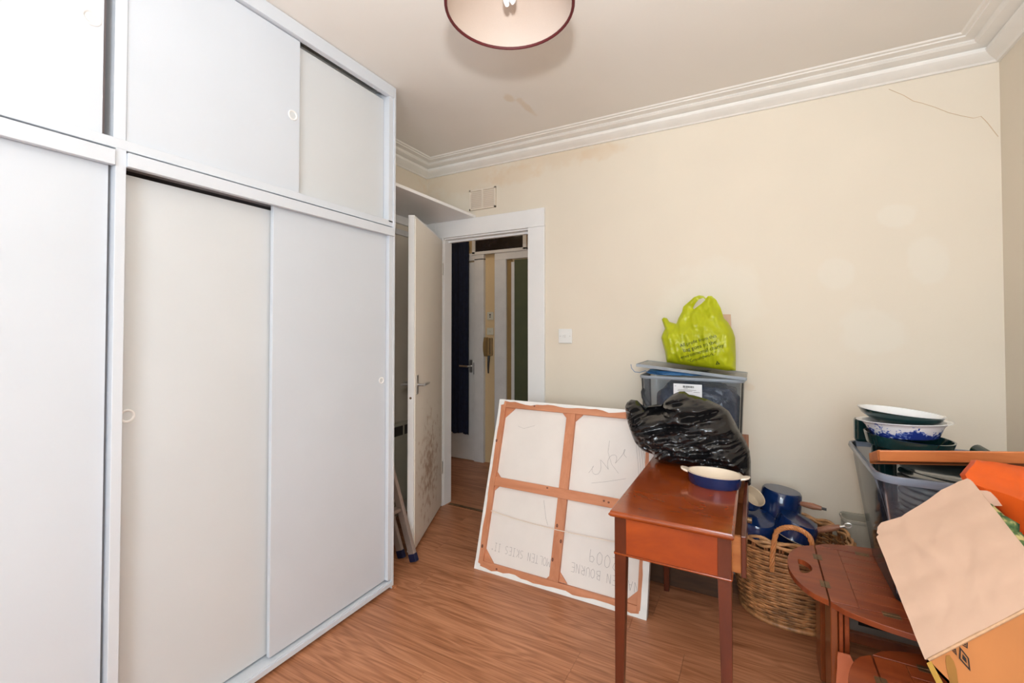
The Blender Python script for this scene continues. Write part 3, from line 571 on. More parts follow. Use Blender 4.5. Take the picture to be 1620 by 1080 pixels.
# ================================================================== CANVAS seen from the back
ca = math.atan2(.286, .905); CN = Vector((0, -math.cos(ca), math.sin(ca))); CU = Vector((1, 0, 0)); CV = Vector((0, math.sin(ca), math.cos(ca))); C0 = Vector((-1.386, 2.11, .0)); CW, CH = .942, .949
def cp3(u, v, n=0): return C0+CU*u+CV*v+CN*n
cv = thing('canvas_painting', 'large square canvas leaning with its back and pine stretcher bars showing', 'painting', (-.915, 2.15, 0))
def cbox(name, u0, u1, v0, v1, n0, n1, mat, bev=.001): return MB().obox(cp3(u0, v0, n0), CU*(u1-u0), CV*(v1-v0), CN*(n1-n0)).build(name, mat, cv, bevel=bev)
cbox('canvas_sheet', 0, CW, 0, CH, -.036, -.022, 'canvas')
cbox('canvas_side', 0, .006, 0, CH, -.036, -.001, 'fold'); cbox('canvas_side', CW-.006, CW, 0, CH, -.036, -.001, 'fold'); cbox('canvas_side', 0, CW, 0, .006, -.036, -.001, 'fold'); cbox('canvas_side', 0, CW, CH-.006, CH, -.036, -.001, 'fold')
bw = .047
def bar(u0, u1, v0, v1, mat, n1=-.001): return cbox('stretcher_bar', u0, u1, v0, v1, -.030, n1, mat, .0015)
bl = bar(.006, bw, .006, CH-.006, 'pine'); br = bar(CW-bw, CW-.006, .006, CH-.006, 'pine'); bt = bar(bw, CW-bw, CH-bw, CH-.006, 'pineh'); bo = bar(bw, CW-bw, .006, bw, 'pineh')
bm1 = bar(bw, CW-bw, .447, .497, 'pineh', -.004); bv1 = bar(.446, .498, bw, .447, 'pine', -.003); bv2 = bar(.446, .498, .497, CH-bw, 'pine', -.003)
def wedge(pts): MB().prism([cp3(u, v, -.021) for u, v in pts], CN*.008).build('corner_wedge', 'pineh', cv)
g = .062
for cu_, cv_, su, sv, gg in ((bw, CH-bw, 1, -1, g), (CW-bw, CH-bw, -1, -1, g), (bw, bw, 1, 1, g), (CW-bw, bw, -1, 1, g), (.498, CH-bw, 1, -1, .042), (.446, CH-bw, -1, -1, .03), (bw, .497, 1, 1, .028), (bw, .447, 1, -1, .028), (.446, bw, -1, 1, .02), (.498, .05, 1, 1, .045)):
    wedge([(cu_, cv_), (cu_+su*gg, cv_), (cu_, cv_+sv*gg)])
# ragged canvas turned over the bars
rr = random.Random(5)
def foldstrip(a, b, base, amp, side):
    outer = []; inner = []; nn = 26
    for i in range(nn+1):
        t = a+(b-a)*i/nn; wd_ = base+amp*math.sin(i*.9+side)*.5+amp*rr.random()*.6
        o_, i_ = {'L': ((0, t), (wd_, t)), 'R': ((CW, t), (CW-wd_, t)), 'B': ((t, 0), (t, wd_)), 'T': ((t, CH), (t, CH-wd_))}['LRBT'[side]]
        outer.append(cp3(*o_, .001)); inner.append(cp3(*i_, .0008))
    k = nn+1; MB().add(outer+inner+[p-CN*.0015 for p in outer+inner], [(i, i+1, k+i+1, k+i) for i in range(nn)]+[(2*k+i, 3*k+i, 3*k+i+1, 2*k+i+1) for i in range(nn)]+[(k+i, k+i+1, 3*k+i+1, 3*k+i) for i in range(nn)]).build('canvas_fold', 'fold', cv)
foldstrip(0, CH, .015, .004, 0); foldstrip(0, CH, .028, .004, 1); foldstrip(0, CW, .015, .011, 2); foldstrip(0, CW, .012, .012, 3)
for u, v in ((0, 0), (CW, 0), (0, CH), (CW, CH)):
    su, sv = (1 if u == 0 else -1), (1 if v == 0 else -1)
    MB().prism([cp3(u, v, .001), cp3(u+su*.038, v, .001), cp3(u+su*.034, v+sv*.03, .001), cp3(u, v+sv*.04, .001)], CN*.002).build('folded_corner', 'fold', cv)
for u, v, par in ((.02, .70, bl), (.46, .31, bv1), (.455, .145, bv1), (.70, .475, bm1), (.725, .472, bm1), (.38, .487, bm1), (.03, .12, bl), (.49, .24, bv1), (.14, .028, bo), (.24, .925, bt)):
    MB().lathe([(.001, .0006), (.006, .0005)], Matrix.Rotation(R(90)-ca, 4, 'X'), 10, 1, 1.6 if par in (bl, bv1) else .8, loc=cp3(u, v, .0005 if par in (bl, bt, bo) else -.0028)).build('knot', 'knot', par)
MB().tube([cp3(.052, .31, -.001), cp3(.2, .297, -.002), cp3(.445, .290, .001), cp3(.47, .290, .002), cp3(.75, .294, -.002), cp3(CW-.05, .305, -.001)], .0022, 6).build('hanging_string', 'string', cv)
# pencilled words, upside down on the raw canvas
GL = {'M': [[(0,0),(0,1),(.3,.4),(.6,1),(.6,0)]], 'O': [[(.3,0),(.05,.2),(0,.5),(.08,.85),(.3,1),(.52,.85),(.6,.5),(.55,.2),(.3,0)]], 'L': [[(0,1),(0,0),(.5,0)]], 'T': [[(0,1),(.6,1)],[(.3,1),(.3,0)]], 'E': [[(.5,1),(0,1),(0,0),(.5,0)],[(0,.5),(.4,.5)]], 'N': [[(0,0),(0,1),(.5,0),(.5,1)]],
      'S': [[(.5,.9),(.25,1),(.03,.8),(.1,.58),(.45,.42),(.5,.15),(.25,0),(0,.1)]], 'K': [[(0,1),(0,0)],[(.5,1),(0,.45),(.5,0)]], 'I': [[(.25,0),(.25,1)],[(.05,1),(.45,1)],[(.05,0),(.45,0)]], 'H': [[(0,0),(0,1)],[(.5,0),(.5,1)],[(0,.5),(.5,.5)]], 'A': [[(0,0),(.3,1),(.6,0)],[(.12,.4),(.48,.4)]],
      'B': [[(0,0),(0,1),(.4,.9),(.4,.6),(0,.52),(.5,.4),(.5,.1),(0,0)]], 'U': [[(0,1),(0,.2),(.25,0),(.5,.2),(.5,1)]], 'R': [[(0,0),(0,1),(.45,.85),(.4,.55),(0,.5),(.5,0)]], '2': [[(0,.8),(.25,1),(.5,.8),(.4,.5),(0,0),(.55,0)]], '0': [[(.3,0),(.05,.2),(0,.5),(.08,.85),(.3,1),(.5,.85),(.55,.5),(.5,.2),(.3,0)]], '9': [[(.5,.6),(.2,.5),(.02,.7),(.15,.98),(.45,.95),(.5,.6),(.45,0)]], '"': [[(.1,1),(.1,.8)],[(.25,1),(.25,.8)]]}
def pencil(name, txt, u0, v0, adv, hgt, slant=0.0):
    mb = MB()
    for i, ch in enumerate(txt):
        for st in GL.get(ch, []):
            pts = [(u0-(i*adv+x*adv*1.25), v0-slant*i-y*hgt) for x, y in st]
            for a, b in zip(pts, pts[1:]):
                dx, dy = b[0]-a[0], b[1]-a[1]; l = math.hypot(dx, dy) or 1; ox, oy = -dy/l*.0007, dx/l*.0007
                mb.add([cp3(a[0]-ox, a[1]-oy, -.0212), cp3(b[0]-ox, b[1]-oy, -.0212), cp3(b[0]+ox, b[1]+oy, -.0212), cp3(a[0]+ox, a[1]+oy, -.0212)], [(0, 1, 2, 3)])
    mb.build(name, 'pencil', cv)
pencil('pencilled_title', 'MOLTEN SKIES II"', .437, .142, .0232, .040, -.0005); pencil('pencilled_year', '2009', .79, .222, .040, .058, -.004); pencil('pencilled_name', 'NATHEN BOURNE', .892, .138, .0268, .042, -.0012)
def scribble(pts, r=.0006): MB().tube([cp3(u, v, -.0212) for u, v in pts], r, 4).build('pencil_scribble', 'pencil', cv)
sc = random.Random(11)
scribble([(.60+.20*t+.012*math.sin(t*31), .60+.13*t+.03*math.sin(t*23)) for t in [i/40 for i in range(41)]]); scribble([(.70, .78), (.695, .72), (.72, .66), (.76, .62)]); scribble([(.62, .55), (.70, .57), (.80, .60)]); scribble([(.14, .80), (.18, .79), (.25, .815)]); scribble([(.36, .42), (.385, .33), (.40, .30)])
for i in range(4): u = .86+.012*i; scribble([(u-.02, .78), (u, .66), (u+.008, .54)])

# ================================================================== SIDE TABLE
TX0, TX1, TY0, TY1, TZ = -.431, -.056, 1.466, 2.435, .73
st = thing('side_table', 'small polished mahogany side table with tapered legs', 'table', (-.245, 1.86, 0))
def plateprof(x0, x1, y0, y1, pr):
    return [[(x0-o, y0-o, z), (x1+o, y0-o, z), (x1+o, y1+o, z), (x0-o, y1+o, z)] for o, z in pr]
MB().loft(plateprof(TX0+.008, TX1-.008, TY0+.008, TY1-.008, [(-.004, TZ-.020), (.003, TZ-.019), (.008, TZ-.013), (.008, TZ-.009), (.004, TZ-.005), (.003, TZ-.001), (.001, TZ)])).build('table_top', 'mahogany', st, smooth=True, angle=25)
ax0, ax1, ay0, ay1, az = TX0+.016, TX1-.008, TY0+.016, TY1-.02, .588
def leg(cx, cy, sx, sy, inset=0):
    t, b = .038, .024
    def q(w, z): return [(cx, cy, z), (cx+sx*w, cy, z), (cx+sx*w, cy+sy*w, z), (cx, cy+sy*w, z)]
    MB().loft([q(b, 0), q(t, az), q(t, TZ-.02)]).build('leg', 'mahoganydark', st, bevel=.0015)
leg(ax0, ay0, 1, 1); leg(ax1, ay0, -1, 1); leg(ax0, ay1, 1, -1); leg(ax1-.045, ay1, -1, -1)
box('apron', (ax0+.038, ay0+.003, az), (ax1-.038, ay0+.018, TZ-.02), 'mahoganypanel', st); box('apron', (ax0+.003, ay0+.038, az), (ax0+.018, ay1-.038, TZ-.02), 'mahoganypanel', st); box('apron', (ax0+.038, ay1-.018, az), (ax1-.083, ay1-.003, TZ-.02), 'mahoganypanel', st)
box('apron_bead', (ax0-.002, ay0-.003, az-.003), (ax1+.001, ay0+.006, az+.003), 'mahogany', st, .002); box('apron_bead', (ax0-.003, ay0, az-.003), (ax0+.006, ay1, az+.003), 'mahogany', st, .002); box('apron_bead', (ax1-.006, ay0, az-.003), (ax1+.003, ay0+.05, az+.003), 'mahogany', st, .002)
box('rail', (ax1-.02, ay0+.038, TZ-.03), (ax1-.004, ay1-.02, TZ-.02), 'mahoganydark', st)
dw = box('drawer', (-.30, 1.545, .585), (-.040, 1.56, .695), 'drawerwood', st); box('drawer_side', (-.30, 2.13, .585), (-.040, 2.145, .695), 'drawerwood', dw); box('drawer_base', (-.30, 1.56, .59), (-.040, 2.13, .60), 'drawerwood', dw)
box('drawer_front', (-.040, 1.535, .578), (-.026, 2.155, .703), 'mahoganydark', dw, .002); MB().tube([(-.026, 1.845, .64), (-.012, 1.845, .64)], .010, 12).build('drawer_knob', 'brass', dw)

# ---- oval dish
def dish(name, label, cx, cy, cz, a, b, h, outm, inm, Mx=None, handles=True, group=None, cat='dish'):
    t = thing(name, label, cat, (cx, cy, cz), group)
    loc = (cx, cy, cz); Mx = Mx or Matrix(); s = b/a
    MB().lathe([(.001, 0), (a*.86, 0), (a*.92, .006), (a, h-.003)], Mx, 44, 1, s, loc).build('body', outm, t, smooth=True)
    MB().lathe([(a, h-.003), (a+.002, h), (a-.006, h), (a*.87, .010), (a*.80, .006), (.001, .006)], Mx, 44, 1, s, loc).build('inside', inm, t, smooth=True)
    if handles:
        for sg in (1, -1):
            pts = [(sg*(a-.006), -.024, h-.002), (sg*(a+.010), -.021, h+.001), (sg*(a+.022), -.013, h+.005), (sg*(a+.026), 0, h+.006), (sg*(a+.022), .013, h+.005), (sg*(a+.010), .021, h+.001), (sg*(a-.006), .024, h-.002)]
            MB().prism([Vector(loc)+Mx@Vector(p) for p in pts], Mx@Vector((0, 0, -.008))).build('handle', inm, t, bevel=.003)
    return t
dish('oval_dish', 'oval blue gratin dish with cream inside on the mahogany table', -.140, 1.905, TZ, .099, .072, .048, 'blue', 'cream', Matrix.Rotation(R(-4), 4, 'Z'))

# ---- chest, storage box, black and green bags
ch = thing('wooden_chest', 'dark wooden chest in the shadow behind the mahogany table', 'chest', (-.34, 2.59, 0))
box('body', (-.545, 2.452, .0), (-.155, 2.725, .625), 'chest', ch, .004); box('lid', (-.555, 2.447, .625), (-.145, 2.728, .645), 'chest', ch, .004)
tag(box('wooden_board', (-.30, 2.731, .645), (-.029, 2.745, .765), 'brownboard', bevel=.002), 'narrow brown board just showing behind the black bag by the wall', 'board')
sb = thing('storage_box', 'clear plastic storage box with a white label behind the black bag', 'storage box', (-.29, 2.585, .645))
def rrect(x0, x1, y0, y1, z, r, n=5):
    p = []
    for cx, cy, a0 in ((x1-r, y1-r, 0), (x0+r, y1-r, 90), (x0+r, y0+r, 180), (x1-r, y0+r, 270)):
        for k in range(n+1): a = R(a0+90*k/n); p.append((cx+r*math.cos(a), cy+r*math.sin(a), z))
    return p
def tubshell(x0, x1, y0, y1, z0, z1, tp, th=.0025, r=.03):
    b = [rrect(x0+tp, x1-tp, y0+tp, y1-tp, z0, r), rrect(x0, x1, y0, y1, z1, r+.008), rrect(x0+th, x1-th, y0+th, y1-th, z1, r+.008), rrect(x0+tp+th, x1-tp-th, y0+tp+th, y1-tp-th, z0+th, r)]
    return MB().loft(b)
def rimloop(x0, x1, y0, y1, z0, z1, o, r=.04):
    return MB().loft([rrect(x0-o*.4, x1+o*.4, y0-o*.4, y1+o*.4, z0, r), rrect(x0-o, x1+o, y0-o, y1+o, (z0+z1)/2, r+o), rrect(x0-o*.7, x1+o*.7, y0-o*.7, y1+o*.7, z1, r+o), rrect(x0+.001, x1-.001, y0+.001, y1-.001, z1, r), rrect(x0+.001, x1-.001, y0+.001, y1-.001, z0, r)], False, False)
BX0, BX1, BY0, BY1, BZ0, BZ1 = -.545, -.045, 2.455, 2.725, .646, 1.085
tubshell(BX0, BX1, BY0, BY1, BZ0, BZ1, .018).build('body', 'clear', sb, smooth=True)
rimloop(BX0, BX1, BY0, BY1, BZ1-.014, BZ1+.002, .008).build('rim', 'clearrim', sb, smooth=True)
# lid lying askew, raised on the left
la = Vector((-.562, BY0-.012, 1.142)); lu = Vector((.525, 0, -.048)); lv = Vector((0, .285, .002)); ln_ = Vector((.085, 0, .99)).normalized()
lid = MB().obox(la, lu, lv, ln_*.006).build('lid', 'clear', sb); MB().obox(la-Vector((0, .004, .008)), lu, Vector((0, .006, 0)), ln_*.016).obox(la+lv-Vector((0, .002, .008)), lu, Vector((0, .006, 0)), ln_*.016).obox(la-ln_*.008, Vector((.006, 0, 0)), lv, ln_*.016).obox(la+lu-ln_*.008, Vector((.006, 0, 0)), lv, ln_*.016).build('lid_rim', 'clearrim', lid, bevel=.002)
lb = box('address_label', (-.372, BY0-.0018, .985), (-.234, BY0-.001, 1.053), 'paper', sb); lb.location = (0, .002, 0)
mbx = MB(); lr = random.Random(2); x = -.325
while x < -.272: ww = .001+.003*lr.random(); mbx.box((x, BY0-.0004, 1.034), (x+ww, BY0+.0006, 1.044)); x += ww+.0015
for zz, x0, x1 in ((1.030, -.322, -.302), (1.022, -.350, -.262), (1.016, -.352, -.28), (1.012, -.275, -.245), (1.040, -.367, -.358)): mbx.box((x0, BY0-.0004, zz), (x1, BY0+.0006, zz+.0014))
mbx.build('label_print', 'black', lb)
def lump(name, label, cat, c, r, mat, amp=.25, sc_=9, seed=0, sub=4, zmin=None, power=2):
    bm = bmesh.new(); bmesh.ops.create_icosphere(bm, subdivisions=sub, radius=1); mb = MB(); vs = []
    for v in bm.verts:
        d = v.co.normalized(); p = Vector([math.copysign(abs(q)**(2/power), q) for q in d]); s_ = 1+amp*noise.fractal(d*2.2+Vector((seed*7.1, 0, seed)), 1, 2, 4)
        q = Vector((c[0]+p.x*r[0]*s_, c[1]+p.y*r[1]*s_, c[2]+p.z*r[2]*s_))
        if zmin is not None: q.z = max(q.z, zmin)
        vs.append(q)
    bm.verts.index_update(); mb.add(vs, [tuple(v.index for v in f.verts) for f in bm.faces]); bm.free()
    return tag(mb.build(name, mat, smooth=True, angle=60), label, cat)
lump('wrapped_bundle', 'bundle wrapped in dark blue plastic inside the clear storage box', 'bundle', (-.268, 2.59, .85), (.200, .124, .205), 'bluebag', .08, seed=3, power=4.5, zmin=.652)
cb = MB().tube([on(a, b, 'y', 2.475) for a, b in ((1024, 640), (1018, 628), (1017, 620), (1019, 615))], .011, 8).build('black_strap', 'blackcable', smooth=True); tag(cb, 'curled black strap against the left end inside the clear box', 'strap')
cc = MB().tube([on(a, b, 'y', 2.44) for a, b in ((998, 576), (999, 582), (1004, 588), (1012, 589), (1022, 586))], .0016, 6).build('dangling_string', 'bluecord', smooth=True); tag(cc, 'thin blue string dangling off the left corner of the clear box', 'string')
lump('blue_folder', 'flat blue and black sleeve poking out under the raised lid', 'sleeve', (-.38, 2.56, 1.102), (.14, .10, .012), 'bluecord', .25, seed=9, power=3)
lump('black_sleeve', 'flat black sleeve lying under the raised lid', 'sleeve', (-.33, 2.50, 1.1215), (.13, .035, .0045), 'blackcable', .2, seed=12, power=3)

# black bin bag on the table
bbpx = [(990,641),(992,636),(998,632),(1007,633),(1014,640),(1021,647),(1024,644),(1035,643),(1046,642),(1053,632),(1063,624),(1075,619),(1083,619),(1090,624),(1097,625),(1118,631),(1140,641),(1153,650),(1162,666),(1170,682),(1180,698),(1186,713),(1188,730),(1188,752),(1188,766),(1181,766),(1170,757),(1150,748),(1120,742),(1080,736),(1052,729),(1037,724),(1034,717),(1018,711),(1005,697),(998,680),(992,660)]
BBY = 2.13
bb2 = [(on(a, b, 'y', BBY).x, on(a, b, 'y', BBY).z) for a, b in bbpx]; bb2 = [(x, max(z, TZ+.004) if x < -.05 else z) for x, z in bb2]; bb2 = smoothpoly(bb2, 1) if False else bb2
def wr(p):  # creases fanning from the neck at upper left
    vx, vz = p[0]+.52, p[1]-.95; a = math.atan2(vz, vx); rr_ = math.hypot(vx, vz)
    k = max(0, min(1, (rr_-.10)/.12)) if vx > 0 else .3
    wx = p[0]+.05*fbm(p[0], 4, p[1], 4); wz = p[1]+.03*fbm(p[0], 7, p[1], 5); al, ac = wx*.94+wz*.33, wz*.94-wx*.33
    mk = max(.25, min(1, .6+1.6*noise.noise(Vector((p[0]*9, 2, p[1]*9))))); rid = .046*abs(noise.noise(Vector((al*4, 4, ac*30))))+mk*.026*abs(noise.noise(Vector((al*6, 9, ac*58))))
    return k*.007*math.sin(a*24+3*fbm(p[0], 0, p[1], 6)) + .012*fbm(p[0], 1, p[1], 7) + rid - .016
def bulge(p, d, s): t = max(0., 1-d/s); return math.sqrt(max(0, 1-t*t))
def bbf(p, d):
    x, z = p[0], p[1]; b = -.115*bulge(p, d, .13) if z > .80 else -.115*bulge(p, d, .10)
    dip = .085*math.exp(-(((x+.405)/.050)**2+((z-.965)/.030)**2))+.03*math.exp(-(((x+.35)/.10)**2+((z-.90-.25*(x+.35))/.012)**2))-.03*math.exp(-(((x+.30)/.045)**2+((z-1.0)/.05)**2))  # the slack mouth of the bag
    return b+dip+wr(p)*min(1, d/.02)
bbm = inflate(bb2, .005, bbf, lambda p, d: .10*bulge(p, d, .12)+.5*wr(p)*min(1, d/.02), lambda x, z, o: (x, BBY+o, z))
blk = thing('bin_bag', 'full black bin bag slumped on the mahogany table', 'bag', (-.27, BBY, TZ)); bbm.build('bag_skin', 'blackbag', blk, smooth=True, angle=80)
MB().tube([on(a, b, 'y', 2.085) for a, b in ((1006, 661), (1008, 666), (1012, 669), (1016, 670))], .0035, 8).build('white_tie', 'paper', blk, smooth=True)

# lime carrier bag on the lid
gpx = [(1047,505),(1050,502),(1055,503),(1059,509),(1070,512),(1073,504),(1079,493),(1081,485),(1089,478),(1098,470),(1106,467),(1113,468),(1117,472),(1120,468),(1126,468),(1133,474),(1140,487),(1145,503),(1152,510),(1159,522),(1163,534),(1164,560),(1164,586),(1150,586),(1130,583),(1090,578),(1055,573),(1052,556),(1046,534),(1048,528),(1052,520)]
GY = 2.59
def lidz(x): return 1.150-.0914*(x+.562)
gp = [(on(a, b, 'y', GY).x, on(a, b, 'y', GY).z) for a, b in gpx]; gp = [(x, max(z, lidz(x)+.003)) for x, z in gp]
gh = [(on(a, b, 'y', GY).x, on(a, b, 'y', GY).z) for a, b in ((1096,487),(1100,480),(1106,473),(1113,471),(1116,474),(1110,480),(1103,485),(1098,489))]
def gw(p): return .007*math.sin((p[0]*.9+p[1]*.35)*70+4*fbm(p[0], 3, p[1], 5))*max(0, min(1, (p[1]-1.18)/.15))+.014*fbm(p[0], 5, p[1], 8)+.004*fbm(p[0], 6, p[1], 22)+.022*abs(noise.noise(Vector(((p[0]+.25*(p[1]-1.3))*34, 2, p[1]*5))))+.008*abs(noise.noise(Vector(((p[0]-.3*(p[1]-1.3))*60, 5, p[1]*14))))-.008
def gbul(p, d):
    k = max(.12, min(1, (1.47-p[1])/.16)); return k*bulge(p, d, .09)
def gfr(p, d): return -.085*gbul(p, d)+gw(p)*min(1, d/.02)-.0015
gmb = inflate(gp, .0075, gfr, lambda p, d: .05*gbul(p, d)+.0015, lambda x, z, o: (x, GY+o, z), gh)
gb = thing('carrier_bag', 'lime green plastic carrier bag standing on the storage box lid', 'bag', (-.25, GY, 1.12)); gmb.build('bag_skin', 'green', gb, smooth=True, angle=80)
def onbag(vs, fs, pa, pb, name, hscale=1.0):
    a, b = on(*pa, 'y', GY-.08), on(*pb, 'y', GY-.08); wx = max(v[0] for v in vs); dirv = Vector((b.x-a.x, b.z-a.z)); s = dirv.length/wx; u = dirv.normalized(); n = Vector((-u.y, u.x)); out = []
    for v in vs:
        q = Vector((a.x, a.z))+u*(v[0]*s)+n*(v[1]*s*hscale); d = min(pdist(q, gp), 9); out.append((q.x, GY+gfr((q.x, q.y), d)-.003, q.y))
    MB().add(out, fs).build(name, 'print', gb)
for body, pa, pb in (('All profit from this', (1077, 549), (1134, 533)), ('bag goes to the', (1082, 557), (1134, 543)), ('environmental charity', (1077, 568), (1146, 548)), ('“Groundwork.”', (1089, 574), (1135, 560))):
    vs_, fs_ = textmesh(body); onbag(vs_, fs_, pa, pb, 'printed_text', 1.05)
onbag([(0, 0, 0), (1, 0, 0), (.5, .9, 0), (.28, .16, 0), (.72, .16, 0), (.5, .58, 0)], [(0, 1, 4, 3), (1, 2, 5, 4), (2, 0, 3, 5)], (1132, 577), (1139, 576), 'recycling_mark')
tag(MB().prism([on(a, b, 'y', 2.665) for a, b in ((1128, 497), (1156, 497), (1157, 520), (1160, 540), (1130, 560))], (0, .003, 0)).build('brown_card', 'card', None), 'piece of brown card sticking up behind the lime bag', 'card')

# ================================================================== WICKER BASKET
KX, KY, KZ = .135, 2.515, .37
kin = None
bk = thing('wicker_basket', 'round brown wicker basket of pans against the wall', 'basket', (KX, KY, 0))
def kr(z):  # radii at a height
    t = z/KZ; s = .80+.27*math.sin(min(1, t)*1.9)*.75+.02*t; return .235*s, .205*s
def kp(a, z, o=0):
    rx, ry = kr(z); ca_, sa = math.cos(a), math.sin(a); e = .88
    return Vector((KX+(rx+o)*math.copysign(abs(ca_)**e, ca_), KY+.0+(ry+o)*math.copysign(abs(sa)**e, sa), z))
NS = 26; mb = MB()
for k in range(NS):
    a = 2*math.pi*k/NS
    for da in (-.022, .022): mb.tube([kp(a+da, .01+KZ*.97*i/8, -.001) for i in range(9)], .0045, 6)
mb.build('stakes', 'wickerstake', bk, smooth=True, kind='stuff', label='upright willow stakes')
mb = MB(); rows = 29; NP = NS*4
for r_ in range(rows):
    z = .018+r_*(KZ-.05)/(rows-1)
    mb.tube([kp(2*math.pi*i/NP, z+.0025*noise.noise(Vector((i*.13, r_*3.3, 0))), .003+.0048*math.cos(math.pi*(i/4.0)+math.pi*(r_%2))) for i in range(NP)], .0055, 6, True)
mb.build('weave', 'wicker', bk, smooth=True, kind='stuff', label='woven willow rods')
mb = MB()
for j, (zo, oo) in enumerate(((.0, .004), (.012, .010), (.024, .002), (.015, -.008))):
    mb.tube([kp(2*math.pi*i/90, KZ-.005+zo+.006*math.sin(i*.9+j*1.7), oo+.006*math.cos(i*.9+j*1.7)) for i in range(90)], .0068, 7, True)
mb.build('rim', 'wickerdark', bk, smooth=True); MB().tube([kp(2*math.pi*i/80, .012, .012) for i in range(80)], .011, 8, True).build('foot_rim', 'wicker', bk, smooth=True)
mbb = MB().loft([[kp(2*math.pi*i/40, .012, -.004) for i in range(40)], [kp(2*math.pi*i/40, .018, -.004) for i in range(40)]]); mbb.build('base', 'wicker', bk)
def khandle(a, tilt, w_, h_, name):
    base = kp(a, KZ-.02, .008); out = Vector((math.cos(a), math.sin(a)*.9, 0)).normalized(); tn = Vector((-out.y, out.x, 0)); arc = []
    for i in range(25):
        t = math.pi*(i/24); s_ = math.cos(t); arc.append(base+tn*(s_*w_*(1+.12*math.sin(t)))+Z*(h_*math.sin(t)**.8-.085*max(0, abs(s_)-.75)*4)+out*(tilt*math.sin(t)))
    m_ = MB()
    for j in range(4):
        pp = []
        for i in range(97):
            f = i/96*24; k0 = min(23, int(f)); q = arc[k0].lerp(arc[k0+1], f-k0); tg = (arc[k0+1]-arc[k0]).normalized(); nn = tg.cross(out).normalized(); ph_ = i*.42+j*math.pi/2; pp.append(q+nn*math.cos(ph_)*.0058+tg.cross(nn)*math.sin(ph_)*.0058)
        m_.tube(pp, .0055, 6)
    m_.build(name, 'wickerorange', bk, smooth=True)
khandle(R(-89), .015, .080, .128, 'handle'); khandle(R(97), -.005, .072, .135, 'handle')

# ---- pans in the basket
def Rm(rx, ry, rz): return Matrix.Rotation(R(rz), 4, 'Z') @ Matrix.Rotation(R(ry), 4, 'Y') @ Matrix.Rotation(R(rx), 4, 'X')
def pan(label, loc, rot, r, h, handle=None, hlen=.12, inm='creamdark', cat='saucepan', name='saucepan', ring=True):
    t = thing(name, label, cat, loc, 'blue pans in the basket'); Mx = Rm(*rot); L = Vector(loc)
    MB().lathe([(.001, 0), (r*.88, 0), (r*.96, .008), (r, h*.5), (r*1.01, h-.004), (r*1.04, h)], Mx, 36, loc=L).build('body', 'blue', t, smooth=True)
    MB().lathe([(r*1.04, h), (r*1.03, h+.003), (r*.98, h+.001), (r*.95, .012), (.001, .008)], Mx, 36, loc=L).build('inside', inm, t, smooth=True)
    if handle is not None:
        ang = R(handle); d = Vector((math.cos(ang), math.sin(ang), 0)); pt = lambda s_, z: L+Mx@(d*s_+Vector((0, 0, z)))
        MB().tube([pt(r*.95, h*.72), pt(r+.035, h*.74+.006)], [.013, .010], 10).build('handle_socket', 'blue', t, smooth=True)
        MB().tube([pt(r+.03, h*.74+.006), pt(r+.045, h*.74+.008), pt(r+.03+hlen*.55, h*.74+.014), pt(r+.03+hlen, h*.74+.020)], [.010, .0125, .0155, .010], 12).build('wooden_handle', 'handlewood', t, smooth=True)
        if ring:
            c = pt(r+.03+hlen+.022, h*.74+.024); m_ = MB().tube([pt(r+.025+hlen, h*.74+.021), pt(r+.03+hlen+.010, h*.74+.022)], .006, 8)
            m_.tube([c+(Mx@(d*math.cos(k*.4488)*.011+Vector((0, 0, 1))*math.sin(k*.4488)*.009)) for k in range(14)], .0028, 6, True); m_.build('hanging_ring', 'steel', t, smooth=True)
    return t
pt1 = pan('tall blue pan upside down at the back of the wicker basket', tuple(on(1237, 774, 'y', 2.56)), (178, 6, 0), .088, .12)
def wood_handle(t, a, b, ring):
    d = (b-a).normalized(); MB().tube([a-d*.03, a], [.012, .010], 10).build('handle_socket', 'blue', t, smooth=True)
    MB().tube([a, a.lerp(b, .15), a.lerp(b, .6), b], [.009, .012, .0145, .009], 12).build('wooden_handle', 'handlewood', t, smooth=True)
    m_ = MB().tube([b, b+d*.018], .006, 8)
    if ring:
        c = b+d*.030; u_ = d.cross(Vector((.3, -1, .2))).normalized(); m_.tube([c+d*math.cos(k*.4488)*.013+u_*math.sin(k*.4488)*.009 for k in range(14)], .0028, 6, True)
    m_.build('hanging_ring' if ring else 'handle_tip', 'steel' if ring else 'blackcable', t, smooth=True)
def axisrot(ax):  # euler degrees turning +Z to the given axis
    e = Vector((0, 0, 1)).rotation_difference(Vector(ax).normalized()).to_euler('XYZ'); return tuple(math.degrees(q) for q in e)
def pan_at(label, px, yy, ax, r, h, **k):
    rim = on(*px, 'y', yy); pan(label, tuple(rim-Vector(ax).normalized()*h), axisrot(ax), r, h, **k)
pan_at('small pan tipped up to show its beige inside beside the mahogany table', (1192, 784), 2.40, (.42, -.35, .66), .052, .055)
pan_at('glossy navy pan upside down at the left of the wicker basket', (1196, 838), 2.42, (-.1, .25, -.95), .082, .07)
pt2 = pan('blue pan upside down with wooden handle and steel hanging ring pointing right', (.172, 2.40, .478), (184, 16, 10), .082, .075)
wood_handle(pt1, on(1266, 796, 'y', 2.52), on(1300, 804, 'y', 2.50), False); wood_handle(pt2, on(1291, 839, 'y', 2.385), on(1329, 833, 'y', 2.375), True)
pan('blue pan lying beneath the tall pan in the wicker basket', (.15, 2.545, .325), (0, 0, 0), .095, .06)

